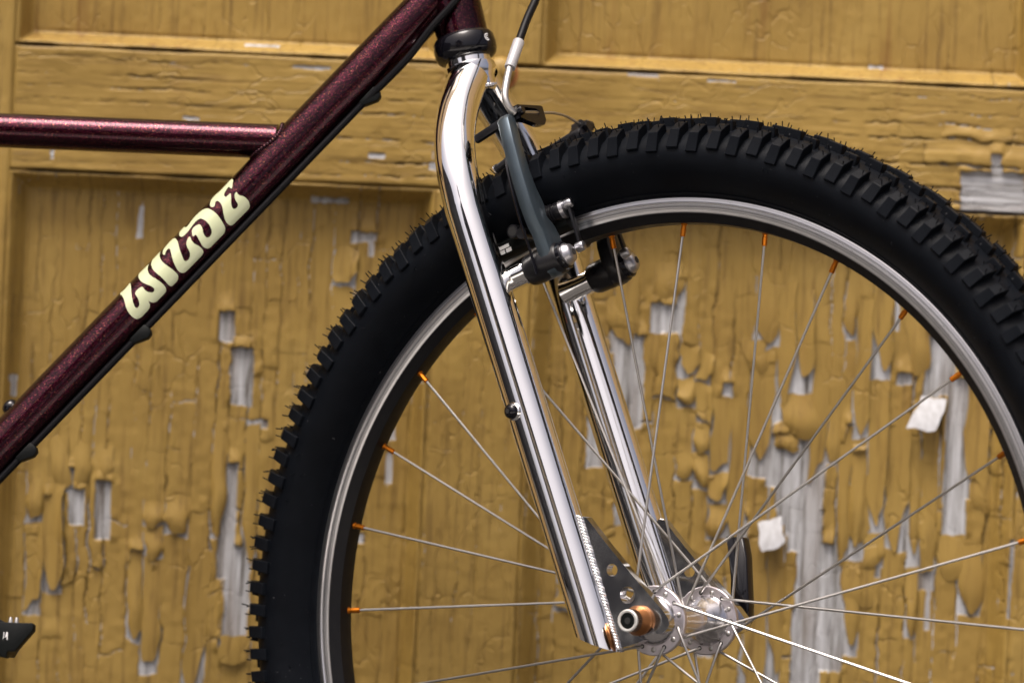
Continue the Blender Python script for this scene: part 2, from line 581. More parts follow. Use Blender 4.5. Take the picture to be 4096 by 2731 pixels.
BARE = patches([
    # left panel
    (500, 715, 534, 786), (526, 797, 576, 932), (562, 966, 610, 983), (152, 1125, 186, 1206), (214, 1105, 250, 1242),
    (82, 1140, 106, 1262), (140, 1078, 165, 1130), (296, 1268, 342, 1306), (514, 1065, 541, 1200), (494, 1195, 536, 1332), (510, 1255, 566, 1472),
    (562, 1236, 584, 1282), (806, 530, 866, 556), (844, 545, 860, 590), (893, 962, 908, 1012), (886, 1040, 900, 1112), (422, 1330, 436, 1402), (312, 470, 324, 545),
    (498, 1470, 530, 1500), (20, 860, 34, 910), (30, 950, 40, 990), (22, 1440, 34, 1500), (800, 1230, 832, 1246), (395, 600, 425, 612),
    # right panel
    (1408, 770, 1482, 986), (1348, 960, 1396, 1076), (1498, 700, 1572, 766), (1556, 640, 1576, 700), (1764, 1000, 1896, 1120), (1788, 1060, 1892, 1216),
    (1812, 1170, 1892, 1272), (1828, 1250, 1942, 1545), (1818, 1400, 1890, 1600), (1948, 974, 1992, 1022), (1964, 1040, 1992, 1132), (1985, 1005, 2060, 1028),
    (2128, 770, 2202, 912), (2174, 868, 2228, 1232), (2202, 1018, 2268, 1092), (2066, 858, 2100, 884), (1412, 1116, 1434, 1292), (1664, 880, 1684, 910),
    (1770, 720, 1784, 800), (1755, 800, 1768, 850), (2062, 640, 2072, 760), (2010, 700, 2020, 850), (2300, 880, 2312, 960), (2316, 1240, 2324, 1420), (2130, 1350, 2142, 1450),
    (1940, 1080, 1948, 1290), (2018, 1180, 2030, 1330), (1700, 1190, 1720, 1240), (1740, 1440, 1765, 1490), (1600, 1480, 1640, 1510), (1850, 880, 1862, 960),
    # upper rail
    (2206, 398, 2352, 492), (2276, 356, 2300, 440), (2330, 440, 2420, 492), (2440, 420, 2480, 480), (430, 268, 460, 278), (418, 266, 450, 276), (672, 150, 760, 160), (715, 452, 800, 464), (1440, 168, 1512, 176), (1625, 184, 1690, 190),
    (116, 342, 124, 366), (845, 350, 885, 365), (985, 375, 1010, 390), (2000, 148, 2032, 155), (560, 100, 640, 106),
])
# how badly the paint has let go: (u, v, radius, weight)
SEV = [(1500, 760, 260, .9), (1800, 1050, 300, 1.0), (2150, 950, 260, 1.0), (1850, 1400, 300, 1.0), (2150, 1250, 260, .8), (1420, 1200, 170, .9), (2050, 700, 220, .7),
       (200, 1200, 230, .9), (500, 1200, 180, 1.0), (520, 850, 150, .8), (800, 620, 130, .6), (350, 1400, 220, .6), (850, 1100, 160, .35), (750, 700, 160, .4), (1000, 1400, 130, .2), (330, 600, 160, .35),
       (2280, 420, 190, 1.0), (900, 360, 170, .55), (400, 190, 260, .35), (2050, 390, 160, .6), (1900, 300, 260, .25), (330, 140, 90, .5)]
SEVM = [(*dmm(u, v), 0.328 * r, w) for u, v, r, w in SEV]
def severity(x, z, base):
    s = np.zeros_like(x) + base
    for cx, cz, r, w in SEVM:
        s = np.maximum(s, w * np.exp(-(((x - cx) / r) ** 2 + ((z - cz) / r) ** 2)))
    return s

door = empty('wooden_door')
door.location = (0, DOOR_Y, 0)
tag(door, 'panelled wooden door with peeling ochre paint behind the bicycle', 'door', kind='thing')

def hsh(a, b, c):
    v = np.sin(np.asarray(a) * 12.9898 + np.asarray(b) * 78.233 + c * 37.719) * 43758.5453
    return v - np.floor(v)

FLAKES = []
def board(name, x0, x1, z0, z1, mat, vertical, base_sev, recess=0.0, bevel=13.0, res=1.15, seed=1, flakes=False):
    """one board or panel of the door: a relief sheet whose paint is cracked along the grain and lifting"""
    nx, nz = int((x1 - x0) / res) + 1, int((z1 - z0) / res) + 1
    xs, zs = np.linspace(x0, x1, nx), np.linspace(z0, z1, nz)
    X, Z = np.meshgrid(xs, zs, indexing='ij')
    d = np.minimum(np.minimum(X - x0, x1 - X), np.minimum(Z - z0, z1 - Z))
    H = np.zeros_like(X)
    if recess:
        H -= recess * sstep(0.5, bevel, d)
        H -= 1.2 * np.exp(-((d - bevel) / 0.9) ** 2) * (fbm(X / 14, Z / 14) * 1.6)
    dvj = np.minimum(X - x0, x1 - X); dhj = np.minimum(Z - z0, z1 - Z)
    H -= 1.5 * np.clip(1 - dvj / 1.4, 0, 1) ** 1.5
    H -= 3.5 * np.clip(1 - dhj / 1.6, 0, 1) ** 1.5
    sev = severity(X, Z, base_sev)
    # grain and slow waviness
    if vertical:
        gr = fbm(X / 2.6 + seed * 7, Z / 60, 4); wav = fbm(X / 45 + seed, Z / 90, 3)
    else:
        gr = fbm(X / 60 + seed * 7, Z / 2.6, 4); wav = fbm(X / 90 + seed, Z / 40, 3)
    # cracks: columns along the grain, cut across at intervals
    if vertical:
        Pw = X + 5.0 * (fbm(X / 40 + 3.1 * seed, Z / 26, 3) - .5) + 2.0 * (vnoise(X / 9, Z / 7) - .5)
        Q = -Z + 11.0 * (fbm(X / 13 + seed, Z / 30, 3) - .5)
    else:
        Pw = -Z + 5.0 * (fbm(X / 26 + 3.1 * seed, Z / 40, 3) - .5) + 2.0 * (vnoise(X / 7, Z / 9) - .5)
        Q = X + 11.0 * (fbm(X / 30 + seed, Z / 13, 3) - .5)
    lr = np.random.default_rng(seed)
    edges = [Pw.min() - 20]
    while edges[-1] < Pw.max() + 20:
        edges.append(edges[-1] + lr.uniform(9, 19))
    edges = np.array(edges)
    k = np.clip(np.searchsorted(edges, Pw) - 1, 0, len(edges) - 2)
    c0, c1 = edges[k], edges[k + 1]
    q0 = np.zeros_like(Q); q1 = np.zeros_like(Q); jj = np.zeros_like(k)
    colseg = {}
    for c in np.unique(k):
        e = [Q.min() - lr.uniform(5, 60)]
        while e[-1] < Q.max() + 60:
            e.append(e[-1] + (lr.uniform(18, 48) if lr.random() < .45 else lr.uniform(48, 120)))
        e = np.array(e); colseg[c] = e
        mk = k == c
        j = np.clip(np.searchsorted(e, Q[mk]) - 1, 0, len(e) - 2)
        q0[mk], q1[mk], jj[mk] = e[j], e[j + 1], j
    u = (Pw - c0) / (c1 - c0); v = (Q - q0) / (q1 - q0)
    # one severity for the whole cell
    pc, qc = (c0 + c1) / 2, (q0 + q1) / 2
    cs = severity(pc if vertical else qc, -qc if vertical else -pc, base_sev)
    r1 = hsh(k, jj, seed); r2 = hsh(k, jj, seed + 11.3); r3 = hsh(k, jj, seed + 5.7)
    amp = 4.6 * np.clip(cs - 0.18, 0, 1) * r1 ** 1.7
    dn, ac = (v, u) if vertical else (u, v)              # dn runs down the board
    bulge = sstep(0.05, 0.72, dn) * (1 - 0.25 * sstep(0.88, 1.0, dn)) * (0.35 + 0.65 * np.clip(4 * ac * (1 - ac), 0, 1) ** 0.6)
    side = np.where(r2 > 0.5, ac, 1 - ac) ** 2.2 * np.clip(4 * dn * (1 - dn), 0, 1) ** 0.5
    lift = amp * np.where(r3 > 0.62, side, bulge)
    L = q1 - q0; Wd = c1 - c0
    # gaps
    cw = np.clip((fbm(X / 6 + 31, Z / 34 if vertical else Z / 6, 3) - 0.42) * 7, 0, 1) * 1.7 * np.clip(cs - .12, 0, 1)
    du = np.minimum(u, 1 - u) * Wd
    dv = (1 - v) * L
    ew = np.clip(r2 * 1.5 - 0.35, 0, 1) * 2.2 * np.clip(cs - .15, 0, 1)
    bare = np.maximum(sstep(0.35, -0.35, du - cw * 0.55), sstep(0.4, -0.4, dv - ew * 0.8)) * sstep(.45, .75, fbm(X / 30 + 9, Z / 40, 2) + .25 * cs)
    hair = np.exp(-(du / 0.7) ** 2) * np.clip(cs * 1.2 - .1, 0.0, 1) * 0.5 * vnoise(X / 13 + 5, Z / 13)
    # places where whole flakes have fallen
    nb = 3.2 * (fbm(X / 7 + seed, Z / 11, 3) - .5) + (2.4 * (fbm(X / 3.0, Z / 30, 2) - .5) if vertical else 2.4 * (fbm(X / 30, Z / 3.0, 2) - .5))
    for (cx, cz, hx, hz) in BARE:
        if cx + hx < x0 - 12 or cx - hx > x1 + 12 or cz + hz < z0 - 12 or cz - hz > z1 + 12:
            continue
        dx = np.abs(X - cx) - hx; dz = np.abs(Z - cz) - hz
        sd = np.maximum(dx, dz) + nb * min(1.0, min(hx, hz) / 3.0)
        bare = np.maximum(bare, sstep(0.45, -0.45, sd))
        if hx > 3.0 and hz > 3.0:
            up = np.exp(-((Z - (cz + hz)) / 9.0) ** 2) * (Z > cz + hz - 2) * sstep(hx + 5, hx - 2, np.abs(X - cx))
            lift = np.maximum(lift, 3.0 * up)
            sd2 = np.exp(-((np.abs(X - cx) - hx) / 5.0) ** 2) * (np.abs(X - cx) > hx - 1) * sstep(hz + 3, hz - 4, np.abs(Z - cz))
            lift = np.maximum(lift, (1.0 + 1.2 * vnoise(X / 18, Z / 21)) * sd2)
    if flakes:
        flat = recess * 0 + 0
        for c in colseg:
            e = colseg[c]
            for j in range(len(e) - 1):
                a0, a1, b0, b1 = edges[c], edges[c + 1], e[j], e[j + 1]
                pcx, pcz = (a0 + a1) / 2, -(b0 + b1) / 2
                if pcx < x0 + 20 or pcx > x1 - 20 or pcz + (b1 - b0) / 2 > z1 - 18 or pcz - (b1 - b0) / 2 < max(z0 + 12, -300):
                    continue
                s = float(severity(np.array([pcx]), np.array([pcz]), base_sev)[0])
                h1 = float(hsh(c, j, seed))
                if s * (0.35 + h1) < 0.56:
                    continue
                if any(abs(pcx - q[0]) < q[2] + 3 and abs(pcz - q[1]) < q[3] + 3 for q in BARE if q[2] > 4 and q[3] > 6):
                    continue
                FLAKES.append((name, a0, a1, b0, b1, h1, float(hsh(c, j, 3.3)), float(hsh(c, j, 8.1)), s, seed))
                cell = (k == c) & (jj == j)
                bare = np.where(cell & (v > 0.10), 1.0, bare)
    narrow = np.clip(1 - np.maximum(cw, ew) / 1.7, 0, 1)
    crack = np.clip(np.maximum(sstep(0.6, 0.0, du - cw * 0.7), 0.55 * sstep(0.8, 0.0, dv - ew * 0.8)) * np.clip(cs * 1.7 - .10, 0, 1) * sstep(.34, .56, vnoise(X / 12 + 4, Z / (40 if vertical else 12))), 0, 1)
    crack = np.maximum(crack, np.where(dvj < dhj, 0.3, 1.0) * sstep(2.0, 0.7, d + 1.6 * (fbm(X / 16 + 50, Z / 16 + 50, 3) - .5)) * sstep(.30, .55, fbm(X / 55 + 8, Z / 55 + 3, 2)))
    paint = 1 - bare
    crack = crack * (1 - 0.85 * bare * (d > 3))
    H += paint * (0.55 + lift + 0.5 * (gr - .5) + 0.5 * (vnoise(X / 6 + 2, Z / 6) - .5) * (0.4 + sev)) - hair
    H += bare * (0.9 * (gr - .6))
    H += 1.6 * (wav - .5) - 2.2 * crack
    V = np.stack([X, -H, Z + CAM_H * 1000], -1).reshape(-1, 3) * 0.001
    idx = np.arange(nx * nz).reshape(nx, nz)
    F = np.stack([idx[:-1, :-1], idx[1:, :-1], idx[1:, 1:], idx[:-1, 1:]], -1).reshape(-1, 4)
    me = bpy.data.meshes.new(name)
    me.vertices.add(len(V)); me.vertices.foreach_set('co', V.ravel())
    me.loops.add(F.size); me.loops.foreach_set('vertex_index', F.ravel().astype(np.int32))
    me.polygons.add(len(F)); me.polygons.foreach_set('loop_start', np.arange(0, F.size, 4, dtype=np.int32))
    me.polygons.foreach_set('use_smooth', np.ones(len(F), bool))
    at = me.attributes.new('bare', 'FLOAT', 'POINT')
    at.data.foreach_set('value', bare.ravel().astype(np.float32))
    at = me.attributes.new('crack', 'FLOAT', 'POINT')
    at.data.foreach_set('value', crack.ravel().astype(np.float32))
    me.materials.append(mat)
    me.update(); me.validate()
    return mkobj(name, me, door)

RECESS = 20.0
stile_l = board('stile', -520, -384, -505, 1470, M['door_v'], True, 0.15, seed=21, res=2.0)
board('stile', -62, 12.5, -400, 112.5, M['door_v'], True, 0.27, seed=22)
board('stile', -62, 12.5, 207, 430, M['door_v'], True, 0.15, seed=23)
board('stile', 384, 520, -505, 1470, M['door_v'], True, 0.2, seed=24, res=2.0)
board('rail', -384, 384, 112.5, 207, M['door_h'], False, 0.20, seed=25, res=1.05)
board('rail', -384, 384, -505, -400, M['door_h'], False, 0.3, seed=26, res=2.5)
board('rail', -384, 384, 430, 520, M['door_h'], False, 0.2, seed=27, res=2.5)
board('rail', -384, 384, 1380, 1470, M['door_h'], False, 0.2, seed=28, res=4)
board('stile', -62, 12.5, 520, 1380, M['door_v'], True, 0.15, seed=29, res=4)
board('panel', -384, -62, 520, 1380, M['door_v'], True, 0.12, 15, seed=35, bevel=12, res=4)
board('panel', 12.5, 384, 520, 1380, M['door_v'], True, 0.12, 15, seed=36, bevel=12, res=4)
PANELS = {}
PANELS['pl'] = board('panel', -384, -62, -400, 112.5, M['door_v'], True, 0.36, RECESS, res=0.85, seed=31, flakes=True)
FL_SPLIT = len(FLAKES)
PANELS['pr'] = board('panel', 12.5, 384, -400, 112.5, M['door_v'], True, 0.46, RECESS, res=0.85, bevel=17, seed=32, flakes=True)
board('panel', -384, -62, 207, 430, M['door_vs'], True, 0.12, RECESS, seed=33, bevel=12)
board('panel', 12.5, 384, 207, 430, M['door_vs'], True, 0.12, RECESS, bevel=13, seed=34)
core = cyl((-560, 0, 0), (-559, 0, 0), [(0, 1), (1, 1)])
cg = G()
for (xa, xb, za, zb_) in ((-519, 519, 18, 1990),):
    cg.add([(xa, 28, za), (xb, 28, za), (xb, 45, za), (xa, 45, za), (xa, 28, zb_), (xb, 28, zb_), (xb, 45, zb_), (xa, 45, zb_)],
           [(3, 2, 1, 0), (4, 5, 6, 7), (0, 1, 5, 4), (1, 2, 6, 5), (2, 3, 7, 6), (3, 0, 4, 7)])
mkobj('core_board', cg.mesh('core_board', M['wood_core'], False), door)

# single curled flakes, each lifted clear of the wood behind it
def flake_mesh(a0, a1, b0, b1, h1, h2, h3, s, seed, idx):
    nu_, nv_ = 7, 8
    fr = np.random.default_rng(1000 + idx)
    A = (1.4 + 4.8 * h1 ** 1.6 * s) * (0.55 + 0.75 * h2)
    mode = 0 if h3 < 0.60 else (1 if h3 < 0.80 else 2)
    vend = 1.0 - fr.uniform(0.0, 0.16)
    sag, skew = fr.uniform(0.02, 0.22), fr.uniform(-0.12, 0.12)
    ph = fr.uniform(0, 6.28, 3)
    V = []
    for j in range(nv_):
        for i in range(nu_):
            u = i / (nu_ - 1); v = j / (nv_ - 1)
            w_ = 2 * u - 1
            ed = 0.05 * math.sin(5 * v + ph[0]) + 0.03 * math.sin(11 * v + ph[1])
            rnd = 1 - 0.16 * v ** 6
            uu = 0.5 + (0.50 * w_ * rnd) + ed * (abs(w_) ** 3) + 0.02
            vv = v * (vend - sag * w_ * w_ * v ** 2 + skew * w_ * v ** 2 + 0.04 * math.sin(7 * u + ph[2]) * v) - 0.03
            if mode == 0:
                h = A * float(sstep(0.0, 0.8, v)) * (1 - 0.45 * float(sstep(0.72, 1.0, v))) * (0.35 + 0.65 * (4 * u * (1 - u)) ** 0.6)
            elif mode == 1:
                h = A * 1.0 * u ** 1.9 * math.sin(math.pi * min(1, .12 + v * .8)) + 0.45 * A * v * v
            else:
                h = A * 1.0 * (1 - u) ** 1.9 * math.sin(math.pi * min(1, .12 + v * .8)) + 0.45 * A * v * v
            p = a0 + uu * (a1 - a0); q = b0 + vv * (b1 - b0)
            z = -q + 11.0 * (float(fbm(np.array([p / 13 + seed]), np.array([-q / 30]), 3)[0]) - .5)
            x = p - 5.0 * (float(fbm(np.array([p / 40 + 3.1 * seed]), np.array([z / 26]), 3)[0]) - .5) - 2.0 * (float(vnoise(np.array([p / 9]), np.array([z / 7]))[0]) - .5)
            wv_ = 1.6 * (float(fbm(np.array([x / 45 + seed]), np.array([z / 90]), 3)[0]) - .5)
            V.append((x, RECESS - 0.62 - h - wv_, z + CAM_H * 1000))
    n = len(V)
    back = [(x, y + 0.55, z) for x, y, z in V]
    F, I = [], []
    for j in range(nv_ - 1):
        for i in range(nu_ - 1):
            a = j * nu_ + i
            F.append((a, a + 1 + nu_, a + 1)); I.append(0) if False else None
            F[-1] = (a, a + nu_, a + nu_ + 1, a + 1); I.append(0)
            F.append((n + a, n + a + 1, n + a + nu_ + 1, n + a + nu_)); I.append(1)
    rim = [i for i in range(nu_)] + [j * nu_ + nu_ - 1 for j in range(1, nv_)] + [(nv_ - 1) * nu_ + i for i in range(nu_ - 2, -1, -1)] + [j * nu_ for j in range(nv_ - 2, 0, -1)]
    for t in range(len(rim)):
        a, b = rim[t], rim[(t + 1) % len(rim)]
        F.append((a, b, n + b, n + a)); I.append(0)
    me = mkmesh('paint_flake', V + back, F, [M['door_v'], M['flake_back']], I, True, 50)
    return me
order = sorted(range(len(FLAKES)), key=lambda i: -(FLAKES[i][8] * FLAKES[i][5]))[:280]
for i in order:
    nm, a0, a1, b0, b1, h1, h2, h3, s, seed = FLAKES[i]
    me = flake_mesh(a0, a1, b0, b1, h1, h2, h3, s, seed, i)
    mkobj('paint_flake', me, PANELS['pl'] if i < FL_SPLIT else PANELS['pr'])

# two scraps turned over, white side out, and some curled strips beside the bare wood
SCR = [0]
def scrap(quad, out0, out1, bend, parent, label=None, mats=None):
    SCR[0] += 1
    fr = np.random.default_rng(500 + SCR[0])
    ph = fr.uniform(0, 6.28, 4)
    P = [np.array(dmm(*q)) for q in quad]            # top-left, top-right, bottom-right, bottom-left
    V, n_ = [], 7
    for j in range(n_):
        for i in range(5):
            u, v = i / 4, j / (n_ - 1)
            w_ = 2 * u - 1
            rough = 1.0 if mats else 0.5
            uu = 0.5 + 0.5 * w_ * (1 - 0.11 * rough * v ** 6) + rough * (0.06 * math.sin(6 * v + ph[0]) + 0.03 * math.sin(13 * v + ph[1])) * abs(w_) ** 3
            vv = v * (1 - rough * 0.10 * w_ * w_ * v + 0.06 * rough * math.sin(5 * u + ph[2]) * v)
            p = (P[0] * (1 - uu) + P[1] * uu) * (1 - vv) + (P[3] * (1 - uu) + P[2] * uu) * vv
            w = 0.8 * math.sin(9 * u + 5 * v) * (i in (0, 4) or j in (0, n_ - 1))
            if mats:
                o = out0 + (out1 * 0.55 - out0) * float(sstep(0, .8, v)) * (1 - .45 * float(sstep(.72, 1, v))) * (.45 + .55 * (4 * u * (1 - u)) ** .6) + 0.25 * bend * math.sin(math.pi * v) * (4 * u * (1 - u))
            else:
                o = out0 + (out1 - out0) * v + bend * math.sin(math.pi * v) + 0.8 * math.sin(math.pi * u)
            V.append((p[0] + 0.5 * w, RECESS - o, p[1] + w + CAM_H * 1000))
    n = len(V)
    B = [(x, y + 0.6, z) for x, y, z in V]
    F, I = [], []
    for j in range(n_ - 1):
        for i in range(4):
            a = j * 5 + i
            F.append((a, a + 5, a + 6, a + 1)); I.append(0)
            F.append((n + a, n + a + 1, n + a + 6, n + a + 5)); I.append(1)
    rim = list(range(5)) + [j * 5 + 4 for j in range(1, n_)] + [(n_ - 1) * 5 + i for i in (3, 2, 1, 0)] + [j * 5 for j in range(n_ - 2, 0, -1)]
    for t in range(len(rim)):
        a, b = rim[t], rim[(t + 1) % len(rim)]
        F.append((a, b, n + b, n + a)); I.append(1)
    me = mkmesh('paint_flake', V + B, F, mats or [M['flake_back'], M['door_v']], I, True, 50)
    o = mkobj('paint_flake', me, parent)
    if label:
        o['label'] = label
    return o
scrap([(2122, 910), (2180, 918), (2152, 994), (2082, 984)], 2.0, 15, 2.0, PANELS['pr'], 'white paint scrap folded outward near the rim')
scrap([(1742, 1202), (1796, 1188), (1806, 1250), (1750, 1272)], 3.0, 11, 1.0, PANELS['pr'], 'small white paint scrap turned over above the axle')
FM = [M['door_v'], M['flake_back']]
for q, o0, o1, bd_ in (([(1800, 905), (1892, 905), (1880, 1010), (1800, 1000)], .8, 9, 4), ([(1774, 985), (1836, 985), (1842, 1040), (1790, 1036)], 1, 6, 3),
                       ([(1500, 600), (1580, 600), (1572, 690), (1500, 690)], .8, 6, 4), ([(1395, 680), (1475, 680), (1472, 768), (1400, 764)], .8, 6, 4),
                       ([(1480, 765), (1545, 765), (1548, 850), (1482, 856)], 1, 3, 4), ([(1395, 1000), (1450, 1000), (1455, 1100), (1400, 1095)], .8, 7, 3),
                       ([(1700, 780), (1765, 780), (1765, 850), (1735, 868)], .8, 5, 3), ([(2085, 720), (2140, 720), (2142, 862), (2100, 866)], .8, 6, 4),
                       ([(2268, 870), (2310, 870), (2312, 985), (2270, 990)], .8, 4, 3), ([(1930, 1130), (2000, 1090), (2004, 1240), (1960, 1250)], .8, 3, 4),
                       ([(108, 1000), (152, 1000), (158, 1120), (118, 1122)], .8, 6, 3), ([(160, 1010), (206, 1010), (200, 1118), (164, 1118)], .8, 6, 4),
                       ([(215, 1030), (258, 1030), (255, 1102), (222, 1104)], .8, 5, 3), ([(498, 1462), (568, 1462), (566, 1530), (500, 1526)], 4, 7, 3),
                       ([(1560, 1320), (1640, 1330), (1650, 1420), (1566, 1412)], .8, 4, 3), ([(1930, 1290), (2010, 1290), (2010, 1400), (1944, 1400)], .8, 5, 2),
                       ([(2230, 1090), (2290, 1090), (2286, 1180), (2236, 1176)], .8, 5, 3), ([(2160, 1230), (2226, 1230), (2222, 1340), (2168, 1335)], .8, 5, 3)):
    scrap(q, o0, o1, bd_, PANELS['pr'] if q[0][0] > 1176 else PANELS['pl'], mats=FM)

# painted-over bolt head on the middle stile, rust weeping round it
bx, bz = dmm(1150, 165)
bg_ = G()
bg_.add(*cyl((bx, 1, bz + CAM_H * 1000), (bx, -7, bz + CAM_H * 1000), [(0, 11), (.3, 11), (.6, 9.6), (.85, 6.5), (1, 2)], 28))
bo = mkobj('bolt_head', bg_.mesh('bolt_head', M['door_v']), door)
rg = G()
rg.add(*cyl((bx + 1, .2, bz + CAM_H * 1000 - 1.5), (bx + 1, -1.1, bz + CAM_H * 1000 - 1.5), [(0, 12.5), (.8, 12.5), (1, 11.8)], 28))
mkobj('rust_ring', rg.mesh('rust_ring', M['rust']), bo)

# ------------------------------------------------------------------ the bicycle: reference frames
C_W = Vector((0.12317, 3.04692, -0.18336 + CAM_H))
fw = Vector((0.85272, -0.52236, 0.0)).normalized()
ax = Vector((0.52215, 0.85238, -0.02842)).normalized()        # away from the camera
up = fw.cross(ax); up = up if up.z > 0 else -up
base_pt = Vector((C_W.x, C_W.y, 0.0))
bike = empty('bicycle')
bike.location = base_pt
tag(bike, 'maroon flake bicycle with chrome fork and knobbly front tyre, cropped by the frame', 'bicycle')
def frame_matrix(o, x, y, z):
    m = Matrix.Identity(4)
    for i in range(3):
        m[i][0], m[i][1], m[i][2], m[i][3] = x[i], y[i], z[i], (o - base_pt)[i]
    return m
MW = frame_matrix(C_W, fw, ax, up)
def W3(f, u, n):
    return (f, -n, u)

# ---------------------------------------------------- wheel
wheel = empty('front_wheel', bike, MW)
OFF = 5.0
TP = [(283, 9.8), (286, 12.0), (287.4, 13.2), (287.9, 15.0), (288.6, 16.0), (289.2, 15.7), (293, 21.0), (299, 27.0), (306, 31.2), (313, 32.6), (320, 31.0), (326, 26.5), (330.5, 20.0), (334.4, 10.8), (335.6, 0)]
prof = TP + [(r, -n) for r, n in TP[-2::-1]]
V, F = ring_lathe([(r, n + OFF) for r, n in prof], 260, closed=True)
mkobj('tyre', fix_normals(mkmesh('tyre', V, F, M['tyre'], angle=80)), wheel)

RW = 12.0
rp = [(286.6, RW - 2.2), (287.0, RW - 1.3), (286.5, RW - .5), (285.6, RW), (282.3, RW + .25), (281.4, RW - .5), (280.9, RW - .5), (280.5, RW), (275.4, RW), (274.8, RW - .4), (269.0, 7.0), (268.0, 0)]
rp_full = rp + [(r, -n) for r, n in rp[-2::-1]] + [(278, -RW + 1.6), (276, 0), (278, RW - 1.6)]
V, F = ring_lathe([(r, n + OFF) for r, n in rp_full], 260, closed=True)
m_ = len(rp_full)
mi = []
for f_ in F:
    i = f_[0] % m_; j = f_[1] % m_
    a, b = rp_full[i], rp_full[j]
    trk = (a[0] > 275.0 and b[0] > 274.9 and abs(a[1]) > RW - 2 and abs(b[1]) > RW - 2 and i < m_ - 3 and j < m_ - 3)
    mi.append(0 if trk else 1)
mkobj('rim', fix_normals(mkmesh('rim', V, F, [M['rim'], M['rim_black']], mi, angle=25)), wheel)

# tread: shoulder knobs alternate in two lengths, four rows of low centre blocks
NP = 65
def knob_mesh(name, sec, w_top, w_bot, skew=0.0):
    """sec: [(radius, n, is_top)] cross-section; extruded round the tyre"""
    V = []
    for sgn in (-1, 1):
        for (r, n, tp) in sec:
            w = (w_top if tp else w_bot) / 2
            V.append((sgn * w + skew * (r - 320), -n * 1.07, r + 1.8))
    k = len(sec)
    F = [tuple(range(k - 1, -1, -1)), tuple(range(k, 2 * k))]
    for i in range(k):
        j = (i + 1) % k
        F.append((i, j, k + j, k + i))
    bm = bmesh.new()
    vs = [bm.verts.new(v) for v in V]
    for f in F:
        bm.faces.new([vs[i] for i in f])
    bmesh.ops.recalc_face_normals(bm, faces=bm.faces)
    es = [e for e in bm.edges if all(v.co.z > 312 for v in e.verts)]
    bmesh.ops.bevel(bm, geom=es, offset=0.35, segments=1, affect='EDGES', clamp_overlap=True)
    bm.verts.index_update()
    V = [tuple(v.co) for v in bm.verts]; F = [tuple(v.index for v in f.verts) for f in bm.faces]
    bm.free()
    return mkmesh(name, V, F, M['tyre'], smooth=False)
def sec_side(s, lo):
    if lo:
        return [(324, s * 18, 0), (333.0, s * 21.5, 1), (331.6, s * 25.0, 1), (326.6, s * 30.9, 1), (313.5, s * 32.0, 0), (312, s * 28.0, 0)]
    return [(324, s * 17, 0), (334.4, s * 19.6, 1), (333.2, s * 23.0, 1), (328.8, s * 29.2, 1), (316.3, s * 31.7, 0), (314, s * 28.0, 0)]
def sec_c(n0, n1, h):
    return [(328, n0, 0), (334.6 + h, n0 + .8, 1), (334.6 + h, n1 - .8, 1), (328, n1, 0)]
km = {('s', 1, 0): knob_mesh('tread_knob', sec_side(1, True), 7.2, 8.4, 0.10), ('s', 1, 1): knob_mesh('tread_knob', sec_side(1, False), 7.2, 8.6, 0.10),
      ('s', -1, 0): knob_mesh('tread_knob', sec_side(-1, True), 7.2, 8.4, 0.10), ('s', -1, 1): knob_mesh('tread_knob', sec_side(-1, False), 7.2, 8.6, 0.10),
      ('c', 1, 0): knob_mesh('tread_knob', sec_c(0.8, 8.6, 4.3), 11.5, 14.5), ('c', -1, 0): knob_mesh('tread_knob', sec_c(-8.6, -0.8, 4.3), 11.5, 14.5),
      ('m', 1, 0): knob_mesh('tread_knob', sec_c(9.6, 16.2, 2.4), 9.5, 12.0), ('m', -1, 0): knob_mesh('tread_knob', sec_c(-16.2, -9.6, 2.4), 9.5, 12.0)}
rest = G()
hair = G()
hr = random.Random(5)
def hair_at(Rm, t, r, n):
    n = n * 1.07 + OFF
    p = np.array((t, -n, r + 1.8), float)
    ln = hr.uniform(1.8, 4.4)
    dr = np.array((hr.uniform(-.35, .35), -(n - OFF) / 45 + hr.uniform(-.2, .2), 1.0))
    q = p + dr * ln
    V, F = tube([Rm @ p, Rm @ (p + dr * ln * .5), Rm @ q], 0.42, 4)
    hair.add(V, F)
for i in range(NP):
    th = 360.0 / NP * i
    for kind, sg, ty, dth in (('s', 1, 0, 0), ('s', 1, 1, 2.77), ('s', -1, 0, 1.3), ('s', -1, 1, 4.1), ('c', 1, 0, 0.4), ('c', -1, 0, 3.2), ('m', 1, 0, 2.9), ('m', -1, 0, 0.2)):
        a = th + dth
        rot = Matrix.Translation((0, -OFF * 0.001, 0)) @ Matrix.Rotation(R_(90 - a), 4, 'Y')           # local z (radius) turned to angle a in the x-z plane
        me = km[(kind, sg, ty)]
        inview = 22 < (a % 360) < 190
        if inview and (kind in 'cm' or sg > 0):
            mkobj('tread_knob', me, wheel, matrix=rot)
        else:
            R3 = np.array(rot.to_3x3())
            rest.add([tuple(R3 @ (np.array(v.co) * 1000) - np.array((0, OFF, 0))) for v in me.vertices], [tuple(p.vertices) for p in me.polygons])
        if 15 < (a % 360) < 195:
            R3 = np.array(rot.to_3x3())
            if kind == 's':
                for (t, r, n) in ((-3.3, 331.5, 24), (3.0, 333, 21), (3.2, 330, 28)):
                    hair_at(R3, t, r, sg * n)
            else:
                n0 = 4.5 if kind == 'c' else 13
                for t in (-4.2, 0.3, 4.3):
                    if hr.random() < .85:
                        hair_at(R3, t, 338 if kind == 'c' else 336, sg * (n0 + hr.uniform(-2.5, 2.5)))
ro = mkobj('tread_blocks', rest.mesh('tread_blocks', M['tyre'], False), wheel)
ro['kind'] = 'stuff'
